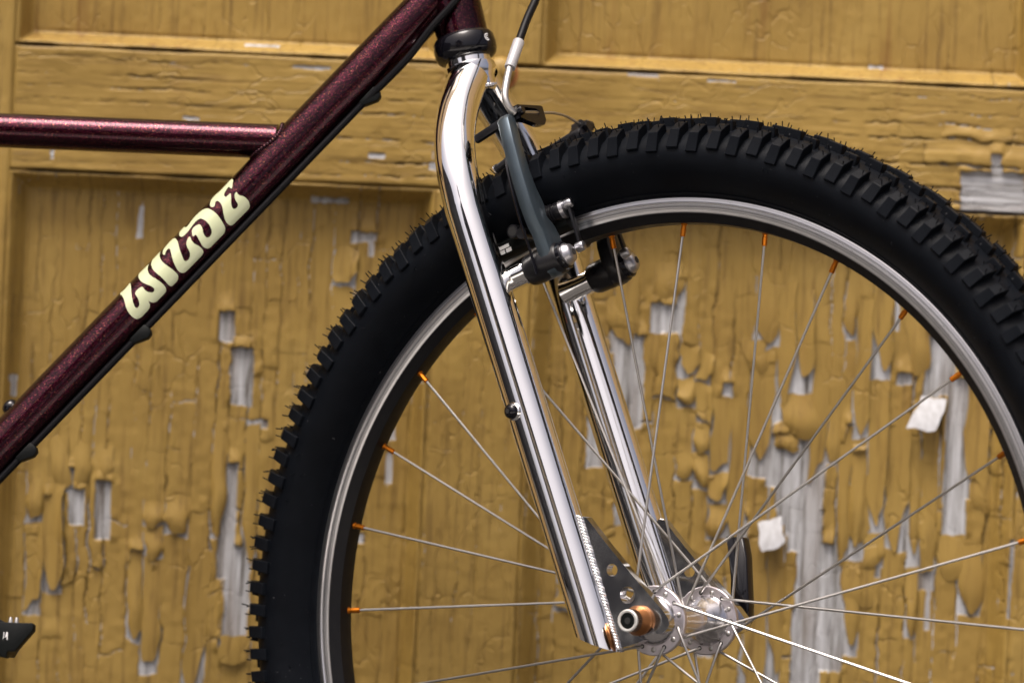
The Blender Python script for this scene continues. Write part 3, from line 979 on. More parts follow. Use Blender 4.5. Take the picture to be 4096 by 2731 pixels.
# moulding whiskers on the side wall too
for _ in range(26):
    a = hr.uniform(20, 195); r = hr.choice([291, 299, 304, 309]); n = OFF + {291: 18.5, 299: 27, 304: 30.2, 309: 32.2}[r]
    R3 = np.array(Matrix.Rotation(R_(90 - a), 3, 'Y'))
    p = np.array((0, -n, r)); q = p + np.array((hr.uniform(-3, 3), -1.2, hr.uniform(-3, 3)))
    hair.add(*tube([R3 @ p, R3 @ ((p + q) / 2 + np.array((0, -.5, 0))), R3 @ q], 0.3, 4))
ho = mkobj('moulding_whiskers', hair.mesh('moulding_whiskers', M['tyre'], False), wheel)
ho['kind'] = 'stuff'
# sipes: a thin slot across each shoulder knob is cut as a dark narrow groove wall
# spokes: 28, two-cross
def spoke_set(side, outside, rim_a):
    nfl = 36.0 * side
    sg = side if outside else -side
    def pol(r, a, n):
        return np.array((r * math.cos(R_(a)), -n, r * math.sin(R_(a))))
    e0 = pol(19.4, 0, nfl - 1.5 * sg)
    e1 = pol(19.4, 0, nfl + 2.9 * sg)
    tip = pol(269.5, rim_a, 2.5 * side + OFF)
    dirn = (tip - e1) / np.linalg.norm(tip - e1)
    P = [e0, e1 * .7 + e0 * .3, e1 + dirn * 2.5, e1 + dirn * 14, e1 + (tip - e1) * .5, tip - dirn * 3]
    g = G()
    g.add(*tube(P, [1.0, 1.0, 1.0, 0.98, 0.9, 0.92], 8))
    c = pol(19.4, 0, nfl - 1.2 * sg)
    g.add(*cyl(c, c + np.array((0, 1.5 * sg, 0)), [(0, 2.0), (.4, 1.95), (.8, 1.45), (1, .8)], 12))
    sp = g.mesh('spoke', M['steel'])
    g2 = G()
    a = tip + dirn * 1.0; b = tip - dirn * 10.0
    g2.add(*cyl(a, b, [(0, 2.5), (.22, 2.4), (.30, 1.7), (.42, 1.7), (.44, 1.95), (.97, 1.9), (1, 1.6)], 8))
    return sp, g2.mesh('nipple', M['orange'], True, 30)
for side, outside, h0, ra in ((1, True, 92.5, -51.43), (1, False, 66.8, 51.43), (-1, False, 105.4, -51.43), (-1, True, 79.7, 51.43)):
    sp, npm = spoke_set(side, outside, ra)
    for j in range(7):
        rot = Matrix.Rotation(-R_(h0 + 51.4286 * j), 4, 'Y')
        mkobj('spoke', sp, wheel, matrix=rot)
        mkobj('nipple', npm, wheel, matrix=rot)
# hub
def hub_lathe(prof, seg=48, name='hub', mats=None, mi=None):
    V, F = ring_lathe(prof, seg, closed=False)
    return V, F
hp = [(0.1, 51), (8.6, 51), (8.8, 50), (8.8, 46), (11.5, 44.5), (14.5, 42), (16.2, 39.5), (16.8, 38.0)]
fl = [(16.8, 38.0), (17.6, 37.9), (23.0, 37.9), (23.6, 37.3), (23.6, 34.7), (23.0, 34.1), (17.4, 34.1)]
inn = [(17.4, 34.1), (16.6, 32.5), (15.0, 29.0), (12.6, 25.0), (10.4, 21.5), (9.4, 18.5), (9.1, 14), (9.0, 0)]
half = hp + fl[1:] + inn[1:]
full = half + [(r, -n) for r, n in half[-2::-1]]
V, F = ring_lathe(full, 64, closed=False)
m_ = len(full)
mi = []
for f_ in F:
    i = f_[0] % m_; j = f_[1] % m_
    a, b = full[i], full[j]
    mi.append(1 if (min(a[0], b[0]) > 16.7 and min(abs(a[1]), abs(b[1])) > 34.0) else 0)
mkobj('hub', fix_normals(mkmesh('hub', V, F, [M['hub'], M['flange']], mi, angle=40)), wheel)
hg = G()
for side, hb in ((1, 92.5), (-1, 105.4)):
    for j in range(14):
        a = hb + 25.714 * j
        c = np.array((19.4 * math.cos(R_(a)), -36 * side, 19.4 * math.sin(R_(a))))
        hg.add(*cyl(c - np.array((0, -2.05 * side, 0)) * -1, c + np.array((0, 2.05 * side, 0)), [(0, 1.55), (1, 1.55)], 12))
mkobj('spoke_hole', hg.mesh('spoke_hole', M['dark_hole']), wheel)['kind'] = 'stuff'
# skewer: copper nut at the near end, black lever at the far end
sk = empty('skewer', bike, MW)
g = G()
g.add(*cyl(W3(0, 0, 50), W3(0, 0, 57.6), [(0, 6), (1, 6)], 24))
g.add(*cyl(W3(0, 0, -50), W3(0, 0, -70), [(0, 6), (1, 6)], 24))
mkobj('axle', g.mesh('axle', M['steel']), sk)
g = G()
g.add(*cyl(W3(0, 0, 57.2), W3(0, 0, 66), [(0, 9.6), (.08, 10.1), (.36, 10.1), (.42, 9.9), (.95, 7.3), (1, 7.1)], 40))
mkobj('skewer_nut', g.mesh('skewer_nut', M['copper'], True, 25), sk)
g = G()
for i in range(36):
    a0 = 2 * math.pi * i / 36
    ca, sa = math.cos(a0), math.sin(a0)
    w = 0.42
    p = [W3(7.0 * ca - w * -sa, 7.0 * sa - w * ca, 65.5), W3(7.0 * ca + w * -sa, 7.0 * sa + w * ca, 65.5), W3(7.8 * ca, 7.8 * sa, 65.9),
         W3(7.0 * ca - w * -sa, 7.0 * sa - w * ca, 72.4), W3(7.0 * ca + w * -sa, 7.0 * sa + w * ca, 72.4), W3(7.8 * ca, 7.8 * sa, 72.0)]
    g.add(p, [(0, 2, 1), (3, 4, 5), (0, 1, 4, 3), (1, 2, 5, 4), (2, 0, 3, 5)])
g.add(*cyl(W3(0, 0, 65), W3(0, 0, 73), [(0, 7.1), (1, 7.1)], 36))
mkobj('knurled_collar', g.mesh('knurled_collar', simple('brown_worn_knurl', (0.14, 0.085, 0.05), 0.42, 0.8)), sk)
V, F = ring_lathe([(7.6, 72.2), (7.5, 73.4), (6.8, 73.8), (5.6, 73.6), (5.4, 72.6)], 36, closed=True)
mkobj('worn_end', fix_normals(mkmesh('worn_end', V, F, M['worn_ring'])), sk)
g = G()
g.add(*cyl(W3(0, 0, 70), W3(0, 0, 73.2), [(0, 5.5), (.9, 5.5), (1, 5.2)], 24))
g.add(*cyl(W3(0, 0, 73), W3(0, 0, 73.5), [(0, 2.2), (1, 2.2)], 16), 1)
mkobj('skewer_end', g.mesh('skewer_end', [M['black_plastic'], M['dark_hole']]), sk)
LV = [(-12.7, 57.6, 0), (1.0, 57.6, 0), (7.5, 44, 0), (11.5, 29.1, 0), (15.0, 12, 0), (15.7, 2.4, 0), (12, -6.5, 0), (4, -8.5, 0), (-4, -6, 0), (-5, 2, 0), (0.5, 14, 0), (-1.5, 28.2, 0), (-6.5, 43, 0)]
V, F = prism([(a, b) for a, b, _ in LV], -75, -65, lambda a, b, d: W3(a, b, d - 0.004 * b * b + 0.0 * a), 1.2)
mkobj('quick_release_lever', mkmesh('quick_release_lever', V, F, M['black_gloss'], angle=50), sk)

# ---------------------------------------------------- fork
fork = empty('fork', bike, MW)
legf = lambda u: -112.2 + (167.4 - u) * 0.4396
def leg_path(s):
    top = [(-191.5, 366, 7 * s), (-188.5, 354, 18.5 * s), (-183, 337, 33.5 * s), (-176, 318, 45.5 * s), (-167.5, 296, 52.6 * s), (legf(270), 270, 55 * s)]
    P = catmull(top, 8)
    for u in np.linspace(255, 10, 24):
        P.append(np.array((legf(u), u, 55.0 * s)))
    return [W3(*p) for p in P]
for s in (1, -1):
    P = leg_path(s)
    g = G()
    V, F = tube(P, 14.3, 40, cap=False)
    V = [np.array(v) for v in V]
    # bottom end: cut on a slant, closed with a plate
    dl = np.array((0.4024, 0.0, -0.9155))
    seg = 40
    last = V[-seg:]
    ends = []
    for v in last:
        # plane through (-50.7,-11.3) and (-17.4,-20.2) in forward/up
        nx, nz = 8.9, 33.3
        c0 = nx * -34.0 + nz * -16.5
        t = (c0 - (nx * v[0] + nz * v[2])) / (nx * dl[0] + nz * dl[2])
        ends.append(v + dl * t)
    b = len(V)
    V += ends
    for k in range(seg):
        F.append((b - seg + k, b - seg + (k + 1) % seg, b + (k + 1) % seg, b + k))
    F.append(tuple(range(b, b + seg)))
    me = fix_normals(mkmesh('fork_leg', V, F, M['chrome'], angle=45))
    mkobj('fork_leg', me, fork)
# dropouts
DO = [(-50.6, 66.5), (-46.0, 66.0), (-27.5, 47.9), (-8.3, 30.2), (6.9, 16.9), (16.3, 8.8), (21.6, 3.0), (22.8, -1.0), (20.6, -5.2), (16.6, -7.8), (13.2, -7.6), (11.0, -4.4)]
slot = [(5.6 * math.cos(R_(a)) + 0.0, 5.6 * math.sin(R_(a))) for a in (-5, 30, 60, 90, 120, 150, 180, 215, 240)]
DO2 = [(8.0, -3.4)] + slot + [(-1.8, -8.6), (0.5, -11.0), (4.0, -12.6), (0.1, -14.6), (-12.2, -19.0), (-18.5, -19.6), (-32, -6), (-52, 40), (-58, 56)]
for s in (1, -1):
    V, F = prism(DO + DO2, 49.5 * s, 57 * s, lambda a, b, d: W3(a, b, d), 0.0, holes=[circle(-23.6, 32.2, 4.2, 28), circle(-10.5, 16.3, 5.7, 32)])
    mkobj('dropout', fix_normals(mkmesh('dropout', V, F, M['chrome_dark'], smooth=False)), fork)
    # weld beads along the leg
    g = G()
    a0, a1 = np.array((-49.2, 65.8)), np.array((-13.6, -18.8))
    nb = 42
    wr = random.Random(3)
    for sn in (1,):
        for i in range(nb):
            t = i / (nb - 1)
            p = a0 + (a1 - a0) * t
            c = W3(p[0] - 1.4 + wr.uniform(-.15, .15), p[1], 57.4 * s)
            ca, sa = 0.33, -0.944
            A = np.array([[sa * -1, 0, ca], [0, 1, 0], [ca * -1, 0, sa]])
            g.add(*ellipsoid(c, 2.7 + wr.uniform(-.35, .35), 1.7 + wr.uniform(-.2, .2), 1.75, A, 10, 6))
    mkobj('weld_bead', g.mesh('weld_bead', M['weld']), fork)
# steerer collar and crown race
H2 = np.array((-200.87, 387.98)); SD = np.array((0.3260, -0.9454))
def sp_(t, n=0):
    q = H2 + SD * t
    return W3(q[0], q[1], n)
g = G()
g.add(*cyl(sp_(0), sp_(35), [(0, 16.2), (.39, 16.2), (.42, 18.2), (.55, 18.4), (.63, 17.0), (.71, 16.3), (.9, 16.2), (1.0, 14)], 48))
mkobj('steerer', g.mesh('steerer', M['chrome']), fork)
g = G()
wr = random.Random(9)
for i in range(40):                                            # weld ring where the legs meet the steerer
    a = 2 * math.pi * i / 40
    q = H2 + SD * (31 + 2.2 * math.sin(2 * a + .5))
    e = np.array((0.9454, 0.3260))
    p = q + e * 14.6 * math.cos(a)
    g.add(*ellipsoid(W3(p[0], p[1], 15.4 * math.sin(a)), 2.0, 2.0, 2.4 + wr.uniform(-.4, .4), None, 8, 6))
mkobj('weld_bead', g.mesh('weld_bead', M['chrome']), fork)
# bolt in the fork-leg boss, hole under the crown
g = G()
bc = np.array(W3(-97.8, 134.3, 55))
def dirw(f, u, n):
    v = np.array(W3(f, u, n), float); return v / np.linalg.norm(v)
bn = dirw(-0.25, 0.0, 1)
g.add(*cyl(bc + bn * 13, bc + bn * 15.4, [(0, 6.3), (.7, 6.3), (1, 5.6)], 24), 1)
g.add(*cyl(bc + bn * 15.0, bc + bn * 19.6, [(0, 5.2), (.35, 5.2), (.7, 4.6), (.92, 3.4), (1, 2.2)], 24), 0)
g.add(*cyl(bc + bn * 19.0, bc + bn * 19.75, [(0, 1.9), (1, 1.9)], 6), 2)
mkobj('boss_bolt', g.mesh('boss_bolt', [M['black_gloss'], M['chrome'], M['dark_hole']]), fork)
g = G()
hc = np.array(W3(-177.6, 350.4, -11.6)); hn = dirw(.86, -.10, .40)
g.add(*cyl(hc - hn * 2.5, hc + hn * 0.15, [(0, 3.9), (.95, 3.9), (1, 3.6)], 24), 1)
g.add(*cyl(hc - hn * 2.5, hc + hn * 0.3, [(0, 3.2), (1, 3.2)], 24), 0)
mkobj('crown_hole', g.mesh('crown_hole', [M['dark_hole'], M['chrome_dark']]), fork)

# ---------------------------------------------------- brake
brake = empty('front_brake', bike, MW)
def BK(l, n, B):
    return W3(-112.2 + l * 0.4024 + B * 0.9155, 167.4 - l * 0.9155 + B * 0.4024, n)
for s in (1, -1):
    g = G()
    g.add(*cyl(BK(-57, 45 * s, 2), BK(-57, 44 * s, 29), [(0, 9.2), (.25, 8.2), (.5, 8.0), (.85, 8.0), (.86, 9.0), (1, 9.0)], 32))
    mkobj('brake_boss', g.mesh('brake_boss', M['chrome']), brake)
    # arm
    AP = [(-161, 42.5), (-163.5, 45), (-163.5, 50), (-160, 54), (-142, 56.5), (-120, 58.5), (-98, 59), (-84, 57.5), (-76, 54.5), (-66, 54), (-56, 53.5), (-49, 51), (-45.5, 46), (-46, 39), (-50, 33.5), (-58, 31), (-66, 31), (-74, 31.5), (-82, 35), (-88, 41.5), (-96, 40), (-101, 41), (-108, 43.5), (-122, 45), (-140, 44.5)]
    V, F = prism([(a, b * s) for a, b in AP], 42, 52.5, lambda a, b, d: BK(a, b, d), 2.6)
    mkobj('brake_arm', fix_normals(mkmesh('brake_arm', V, F, M['teal'] if s > 0 else M['black_alloy'], angle=30)), brake)  # far arm black: the shade it stands in is put into its colour
    g = G()
    g.add(*cyl(BK(-57, 43 * s, 27), BK(-57, 43 * s, 54.5), [(0, 10.0), (.1, 11), (.55, 11.4), (.60, 11.0), (.95, 11.0), (1, 10.0)], 36))
    mkobj('spring_housing', g.mesh('spring_housing', M['black_alloy']), brake)
    g = G()
    g.add(*cyl(BK(-57, 43 * s, 54), BK(-57, 43 * s, 58), [(0, 9.8), (.8, 9.8), (1, 9.0)], 32), 1)
    g.add(*cyl(BK(-57, 43 * s, 57.5), BK(-57, 43 * s, 64), [(0, 8.0), (.25, 8.0), (.35, 7.2), (.7, 6.4), (.9, 4.6), (1, 3.2)], 32), 0)
    g.add(*cyl(BK(-57, 43 * s, 63), BK(-57, 43 * s, 64.2), [(0, 2.7), (1, 2.7)], 6), 2)
    mkobj('pivot_bolt', g.mesh('pivot_bolt', [M['silver'], M['black_gloss'], M['dark_hole']]), brake)
    # pad and holder against the rim
    V, F = prism([(-89.5, 18 * s), (-89.5, 24 * s), (-86.5, 28.5 * s), (-79, 28.5 * s), (-76.5, 24 * s), (-76.5, 18 * s)], -6, 58, lambda a, b, d: BK(a - 0.0016 * (d - 26) ** 2, b, d), 0.6)
    mkobj('brake_pad', fix_normals(mkmesh('brake_pad', V, F, M['black_plastic'], angle=30)), brake)
    g = G()
    for (la, lb, ba, bb) in ((-86, -83.6, 2, 10), (-83, -80.2, 2, 5.5), (-83, -80.2, 6.5, 11)):
        g.add([BK(la, 28.8 * s, ba), BK(la, 28.8 * s, bb), BK(lb, 28.8 * s, bb), BK(lb, 28.8 * s, ba)], [(0, 1, 2, 3)])
    mkobj('pad_mark', g.mesh('pad_mark', M['white_mark'], False), brake)
    g = G()
    g.add(*cyl(BK(-90, 26 * s, 20), BK(-90, 37 * s, 20), [(0, 5.0), (.9, 5.0), (1, 4.3)], 24), 0)
    g.add(*cyl(BK(-90, 36.4 * s, 20), BK(-90, 37.2 * s, 20), [(0, 3.2), (1, 3.2)], 20), 1)
    g.add(*cyl(BK(-84, 24 * s, 30), BK(-84, 44 * s, 30), [(0, 4.0), (1, 4.0)], 20), 0)
    mkobj('pad_post', g.mesh('pad_post', [M['black_alloy'], M['dark_hole']]), brake)
    # parallel link: collar stack, thin plate, lower pin
    g = G()
    g.add(*cyl(BK(-91, 32 * s, 47), BK(-91, 29 * s, 60), [(0, 6.6), (.1, 6.9), (.16, 6.0), (.22, 6.9), (.28, 6.0), (.34, 6.9), (.40, 5.8), (.6, 6.6), (.92, 6.4), (1, 5.4)], 32), 0)
    g.add(*cyl(BK(-91, 29.4 * s, 57.6), BK(-91, 29 * s, 60.4), [(0, 6.75), (1, 6.6)], 32), 1)
    mkobj('link_collar', g.mesh('link_collar', [M['black_alloy'], M['silver']]), brake)
    g = G()
    V, F = prism([(-97, 26.6 * s), (-97, 31 * s), (-80, 31.6 * s), (-60, 32.6 * s), (-58.6, 30.4 * s), (-60, 28.4 * s), (-80, 27.2 * s)], 63, 65, lambda a, b, d: BK(a, b, d), 0.3)
    mkobj('link_plate', fix_normals(mkmesh('link_plate', V, F, M['black_alloy'])), brake)
    for l_, n_, b_ in ((-93.5, 29, 59), (-61.5, 30.8, 61)):
        g = G()
        g.add(*cyl(BK(l_, n_ * s, b_), BK(l_, n_ * s, 67), [(0, 3.6), (.7, 3.6), (.9, 3.2), (1, 2.4)], 24))
        mkobj('link_pin', g.mesh('link_pin', M['silver']), brake)
    # return spring and stop peg
    sp1 = catmull([BK(-50, 55 * s, 38), BK(-66, 56 * s, 39), BK(-90, 58.5 * s, 40), BK(-118, 57.5 * s, 41), BK(-134, 55 * s, 42)], 8)
    mkobj('return_spring', mkmesh('return_spring', *tube(sp1, 1.0, 8), M['black_gloss']), brake)
    g = G()
    g.add(*cyl(BK(-133, 52 * s, 44), BK(-130, 53 * s, 31), [(0, 2.6), (.82, 2.6), (.84, 3.3), (1, 3.3)], 20), 0)
    g.add(*cyl(BK(-130.1, 53 * s, 31.4), BK(-130, 53 * s, 30.2), [(0, 3.3), (1, 2.9)], 20), 1)
    mkobj('stop_peg', g.mesh('stop_peg', [M['black_alloy'], M['silver']]), brake)
    g = G()
    V, F = prism([(-162.5, 46 * s), (-162.5, 50 * s), (-157, 50 * s), (-156.5, 46 * s)], 20, 44, lambda a, b, d: BK(a + (40 - d) * 0.12, b, d), 0.8)
    mkobj('arm_bracket', fix_normals(mkmesh('arm_bracket', V, F, M['black_alloy'])), brake)
# noodle holder on the near arm
NHp = [(-168.5, 44), (-171.0, 12), (-170.5, 9.5), (-160.5, 10.0), (-156.5, 14), (-155.5, 22), (-157.5, 38), (-159, 44)]
hole_ = [(-165.4, 40), (-167.4, 35), (-168.0, 19), (-165.8, 15.5), (-163.8, 18), (-162.6, 35), (-163.4, 39)]
V, F = prism(NHp, 52.5, 57, lambda a, b, d: BK(a, b, d), 0.0, holes=[hole_])
mkobj('cable_stirrup', fix_normals(mkmesh('cable_stirrup', V, F, M['black_gloss'], smooth=False)), brake)
V, F = prism([(-168.0, 44), (-170.2, 10.4), (-161.0, 11.5), (-158.5, 44)], 48.5, 52.6, lambda a, b, d: BK(a, b, d), 0.4)
mkobj('cable_stirrup', fix_normals(mkmesh('cable_stirrup', V, F, M['black_alloy'])), brake)
g = G(); g.add(*cyl(BK(-164, 42.5, 56.5), BK(-164, 42.5, 59.5), [(0, 3.4), (.7, 3.4), (1, 2.6)], 20))
mkobj('stirrup_pin', g.mesh('stirrup_pin', M['black_gloss']), brake)
g = G(); g.add(*tube(catmull([BK(-163.6, 39, 54.5), BK(-164.6, 30, 55), BK(-165.6, 20, 55), BK(-166, 16, 55)], 6), 1.7, 12))
mkobj('noodle_tip', g.mesh('noodle_tip', M['silver']), brake)
nood = catmull([BK(-163.5, 44, 53), BK(-168, 47.7, 52), BK(-176, 48.3, 52), BK(-186.6, 43.5, 54), BK(-200.5, 36, 57.7)], 8)
mkobj('noodle', mkmesh('noodle', *tube(nood, 2.6, 16), M['steel']), brake)
d0, d1 = np.array(BK(-196.5, 38.2, 56.8)), np.array(BK(-216, 23.6, 62.2))
g = G(); g.add(*cyl(d0, d1, [(0, 3.7), (.03, 4.0), (.97, 4.0), (1, 3.7)], 24))
mkobj('ferrule', g.mesh('ferrule', M['grey_sleeve']), brake)
hs = catmull([BK(-215, 24.3, 62), BK(-231.7, 11.8, 67), BK(-248.7, -3, 72), BK(-272, -18, 77), BK(-310, -34, 80), BK(-370, -45, 72)], 8)
mkobj('brake_cable', mkmesh('brake_cable', *tube(hs, 2.9, 16), M['cable_black']), brake)
inner = catmull([BK(-165.5, 12, 55), BK(-168, 0, 54), BK(-169.5, -15, 53), BK(-169, -32, 52), BK(-164.5, -50, 51.5)], 8)
mkobj('inner_cable', mkmesh('inner_cable', *tube(inner, 0.95, 10), M['steel']), brake)
g = G()
g.add(*cyl(BK(-163, -52, 44), BK(-163, -52, 56), [(0, 6), (.5, 6), (.55, 4.4), (1, 4.2)], 6), 0)
g.add(*cyl(BK(-165.5, -47, 52), BK(-164.5, -60, 52), [(0, 3.0), (.55, 3.0), (.6, 4.0), (1, 4.0)], 20), 0)
g.add(*cyl(BK(-164.6, -59.5, 52), BK(-164.5, -60.3, 52), [(0, 2.6), (1, 2.6)], 16), 1)
mkobj('cable_clamp', g.mesh('cable_clamp', [M['black_alloy'], M['dark_hole']]), brake)

# ---------------------------------------------------- frame
H_W = Vector((-0.04235, 3.16125, 0.20446 + CAM_H))
dx = Vector((0.99452, -0.10453, 0)); zf = Vector((0.01793, 0.17061, 0.98517)); zf = (zf - dx * zf.dot(dx)).normalized(); dx.normalize()
yf = zf.cross(dx)
MF = frame_matrix(H_W, dx, yf, zf)
frame = empty('frame', bike, MF)
def F3(x, z, n=0.0):
    return (x, -n, z)
TD = np.array((0.6477, 0.7619)); TN = np.array((0.7619, -0.6477))
def dt(t, v=0.0, n=0.0):
    q = TN * (-39.65 + v) + TD * t
    return F3(q[0], q[1], n)
g = G(); g.add(*tube([dt(t) for t in np.linspace(30, -650, 40)], 15.9, 64))
mkobj('down_tube', g.mesh('down_tube', M['frame']), frame)
g = G(); g.add(*tube([F3(x, -72.9) for x in np.linspace(-520, -128, 24)], 12.2, 48))
mkobj('middle_tube', g.mesh('middle_tube', M['frame']), frame)
S2 = np.array((0.2827, -0.9592))
def st(t, n=0):
    q = S2 * t; return F3(q[0], q[1], n)
g = G(); g.add(*tube([st(t) for t in np.linspace(-5, -140, 14)], 18.3, 64))
mkobj('head_tube', g.mesh('head_tube', M['frame']), frame)
g = G(); g.add(*tube([F3(-33 - 500 * t, 118 + 40 * t) for t in np.linspace(0, 1, 10)], 14.3, 40))
mkobj('top_tube', g.mesh('top_tube', M['frame']), frame)
# soft weld fillets
g = G()
fr_ = random.Random(2)
for i in range(48):
    a = 2 * math.pi * i / 48
    # intersection of the middle tube with the down tube
    y = 12.2 * math.sin(a); zc = -72.9 + 12.2 * math.cos(a)
    rr = math.sqrt(max(0, 15.9 ** 2 - y * y))
    # left-hand face of the down tube at that height: TN.(x,z) = -39.65 - rr
    x = (-39.65 - rr + 0.6477 * zc) / 0.7619
    g.add(*ellipsoid(F3(x - .4, zc, y), 1.6, 1.6, 1.6, None, 8, 6))
mkobj('weld_bead', g.mesh('weld_bead', M['frame']), frame)
# headset cup
g = G()
g.add(*cyl(st(-8.5), st(10), [(0, 18.6), (.06, 20.4), (.18, 21.7), (.45, 22.2), (.70, 22.0), (.86, 20.9), (.94, 19.4), (1, 17)], 64))
cup = mkobj('headset_cup', g.mesh('headset_cup', M['black_gloss']), frame)
g = G()
ang0 = R_(52)
def cup_pt(a, t, r=22.35):
    e = np.array((0.9592, 0.2827)); q = S2 * t + e * r * math.sin(a)
    return F3(q[0], q[1], r * math.cos(a))
for k in range(14):
    b0, b1 = R_(60 + k * 18), R_(60 + (k + 1) * 18)
    for r0, r1 in ((1.9, 2.7), (0.7, 1.3)):
        q = [(r0, b0), (r1, b0), (r1, b1), (r0, b1)]
        g.add([cup_pt(ang0 + r * math.cos(b) / 22.9, -0.2 - r * math.sin(b)) for r, b in q], [(0, 1, 2, 3)])
mkobj('cup_emblem', g.mesh('cup_emblem', M['white_mark'], False), frame)
# hose along the underside, clips, boss bolt
hose = [(8, 62, 25), (-1.6, 34.6, 23), (-21.6, 9.0, 20), (-40, -15.5, 15)]
path = [F3(a, b, n) for a, b, n in hose]
for t in (-78, -110, -200, -300, -400, -500, -640):
    path.append(dt(t, 16.6, 7.5))
path = catmull(path, 8)
mkobj('cable_hose', mkmesh('cable_hose', *tube(path, 2.6, 16), M['cable_black']), frame)
for t in (-72, -303, -417):
    g = G()
    V, F = prism([(-8, 14.0), (-8, 18.0), (-5, 19.6), (2, 23.0), (6, 22.6), (8, 19.5), (7.5, 14.0)], 2.5, 10.5, lambda a, b, d: dt(t + a, b, d), 1.2)
    mkobj('cable_clip', fix_normals(mkmesh('cable_clip', V, F, M['black_plastic'], angle=60)), frame)
g = G()
g.add(*cyl(dt(-402, -15, 0), dt(-402, -20.5, 0), [(0, 6), (.4, 6), (.75, 5), (1, 3)], 20))
mkobj('bottle_boss_bolt', g.mesh('bottle_boss_bolt', M['black_gloss']), frame)
# crank and pedal at the left edge
cr_ = empty('crankset', bike, MF)
g = G(); g.add(*tube([F3(-450, -475, n) for n in (-36, 0, 36)], 20, 40))
mkobj('bottom_bracket', g.mesh('bottom_bracket', M['frame']), cr_)
V, F = prism([(-462, -488), (-440, -490), (-300, -455), (-292, -446), (-300, -436), (-440, -462), (-460, -466)], 62, 76, lambda a, b, d: F3(a, b, d), 2.0)
mkobj('crank_arm', fix_normals(mkmesh('crank_arm', V, F, M['black_alloy'])), cr_)
pedal = empty('pedal', bike, MF)
PB = [(-346, -436.8), (-252, -436.6), (-243.0, -436.2), (-241.9, -437.2), (-241.8, -440.8), (-252.8, -455.2), (-257.8, -455.8), (-258.3, -459.9), (-262.9, -459.2), (-264, -457.2), (-328, -456), (-346, -441)]
V, F = prism(PB, 143, 152, lambda a, b, d: F3(a, b, d), 0.6)
mkobj('pedal_cage', fix_normals(mkmesh('pedal_cage', V, F, M['black_plastic'])), pedal)
V, F = prism([(-346, -438), (-272, -438), (-262, -441), (-268, -453), (-330, -454), (-346, -442)], 80, 143.5, lambda a, b, d: F3(a, b, d), 0.6)
mkobj('pedal_body', fix_normals(mkmesh('pedal_body', V, F, M['black_plastic'])), pedal)
for x, n in ((-258.6, 146), (-254.5, 146), (-258.6, 96), (-254.5, 96), (-300, 146), (-322, 146)):
    g = G(); g.add(*cyl(F3(x, -437, n), F3(x, -432.6, n), [(0, 1.7), (.3, 1.7), (.8, 1.3), (1, 1.1)], 10))
    mkobj('pin', g.mesh('pin', M['steel']), pedal)
V, F = prism([(-290, -436.8), (-286, -433.6), (-268, -433.4), (-260.5, -436.7)], 140, 151, lambda a, b, d: F3(a, b, d), 0.5)
mkobj('pedal_ridge', fix_normals(mkmesh('pedal_ridge', V, F, M['black_alloy'])), pedal)
g = G()
for pts in ([(-261.4, -443.2), (-260.8, -443.2), (-260.6, -446.0), (-261.2, -447.6), (-261.7, -448.4), (-261.2, -445.6)], [(-259.6, -443.2), (-258.4, -443.2), (-258.2, -448.2), (-258.9, -448.2), (-259.0, -446), (-260.2, -447.0), (-259.8, -445)]):
    g.add([F3(a, b, 152.2) for a, b in pts], [tuple(range(len(pts)))])
mkobj('pedal_mark', g.mesh('pedal_mark', M['white_mark'], False), pedal)

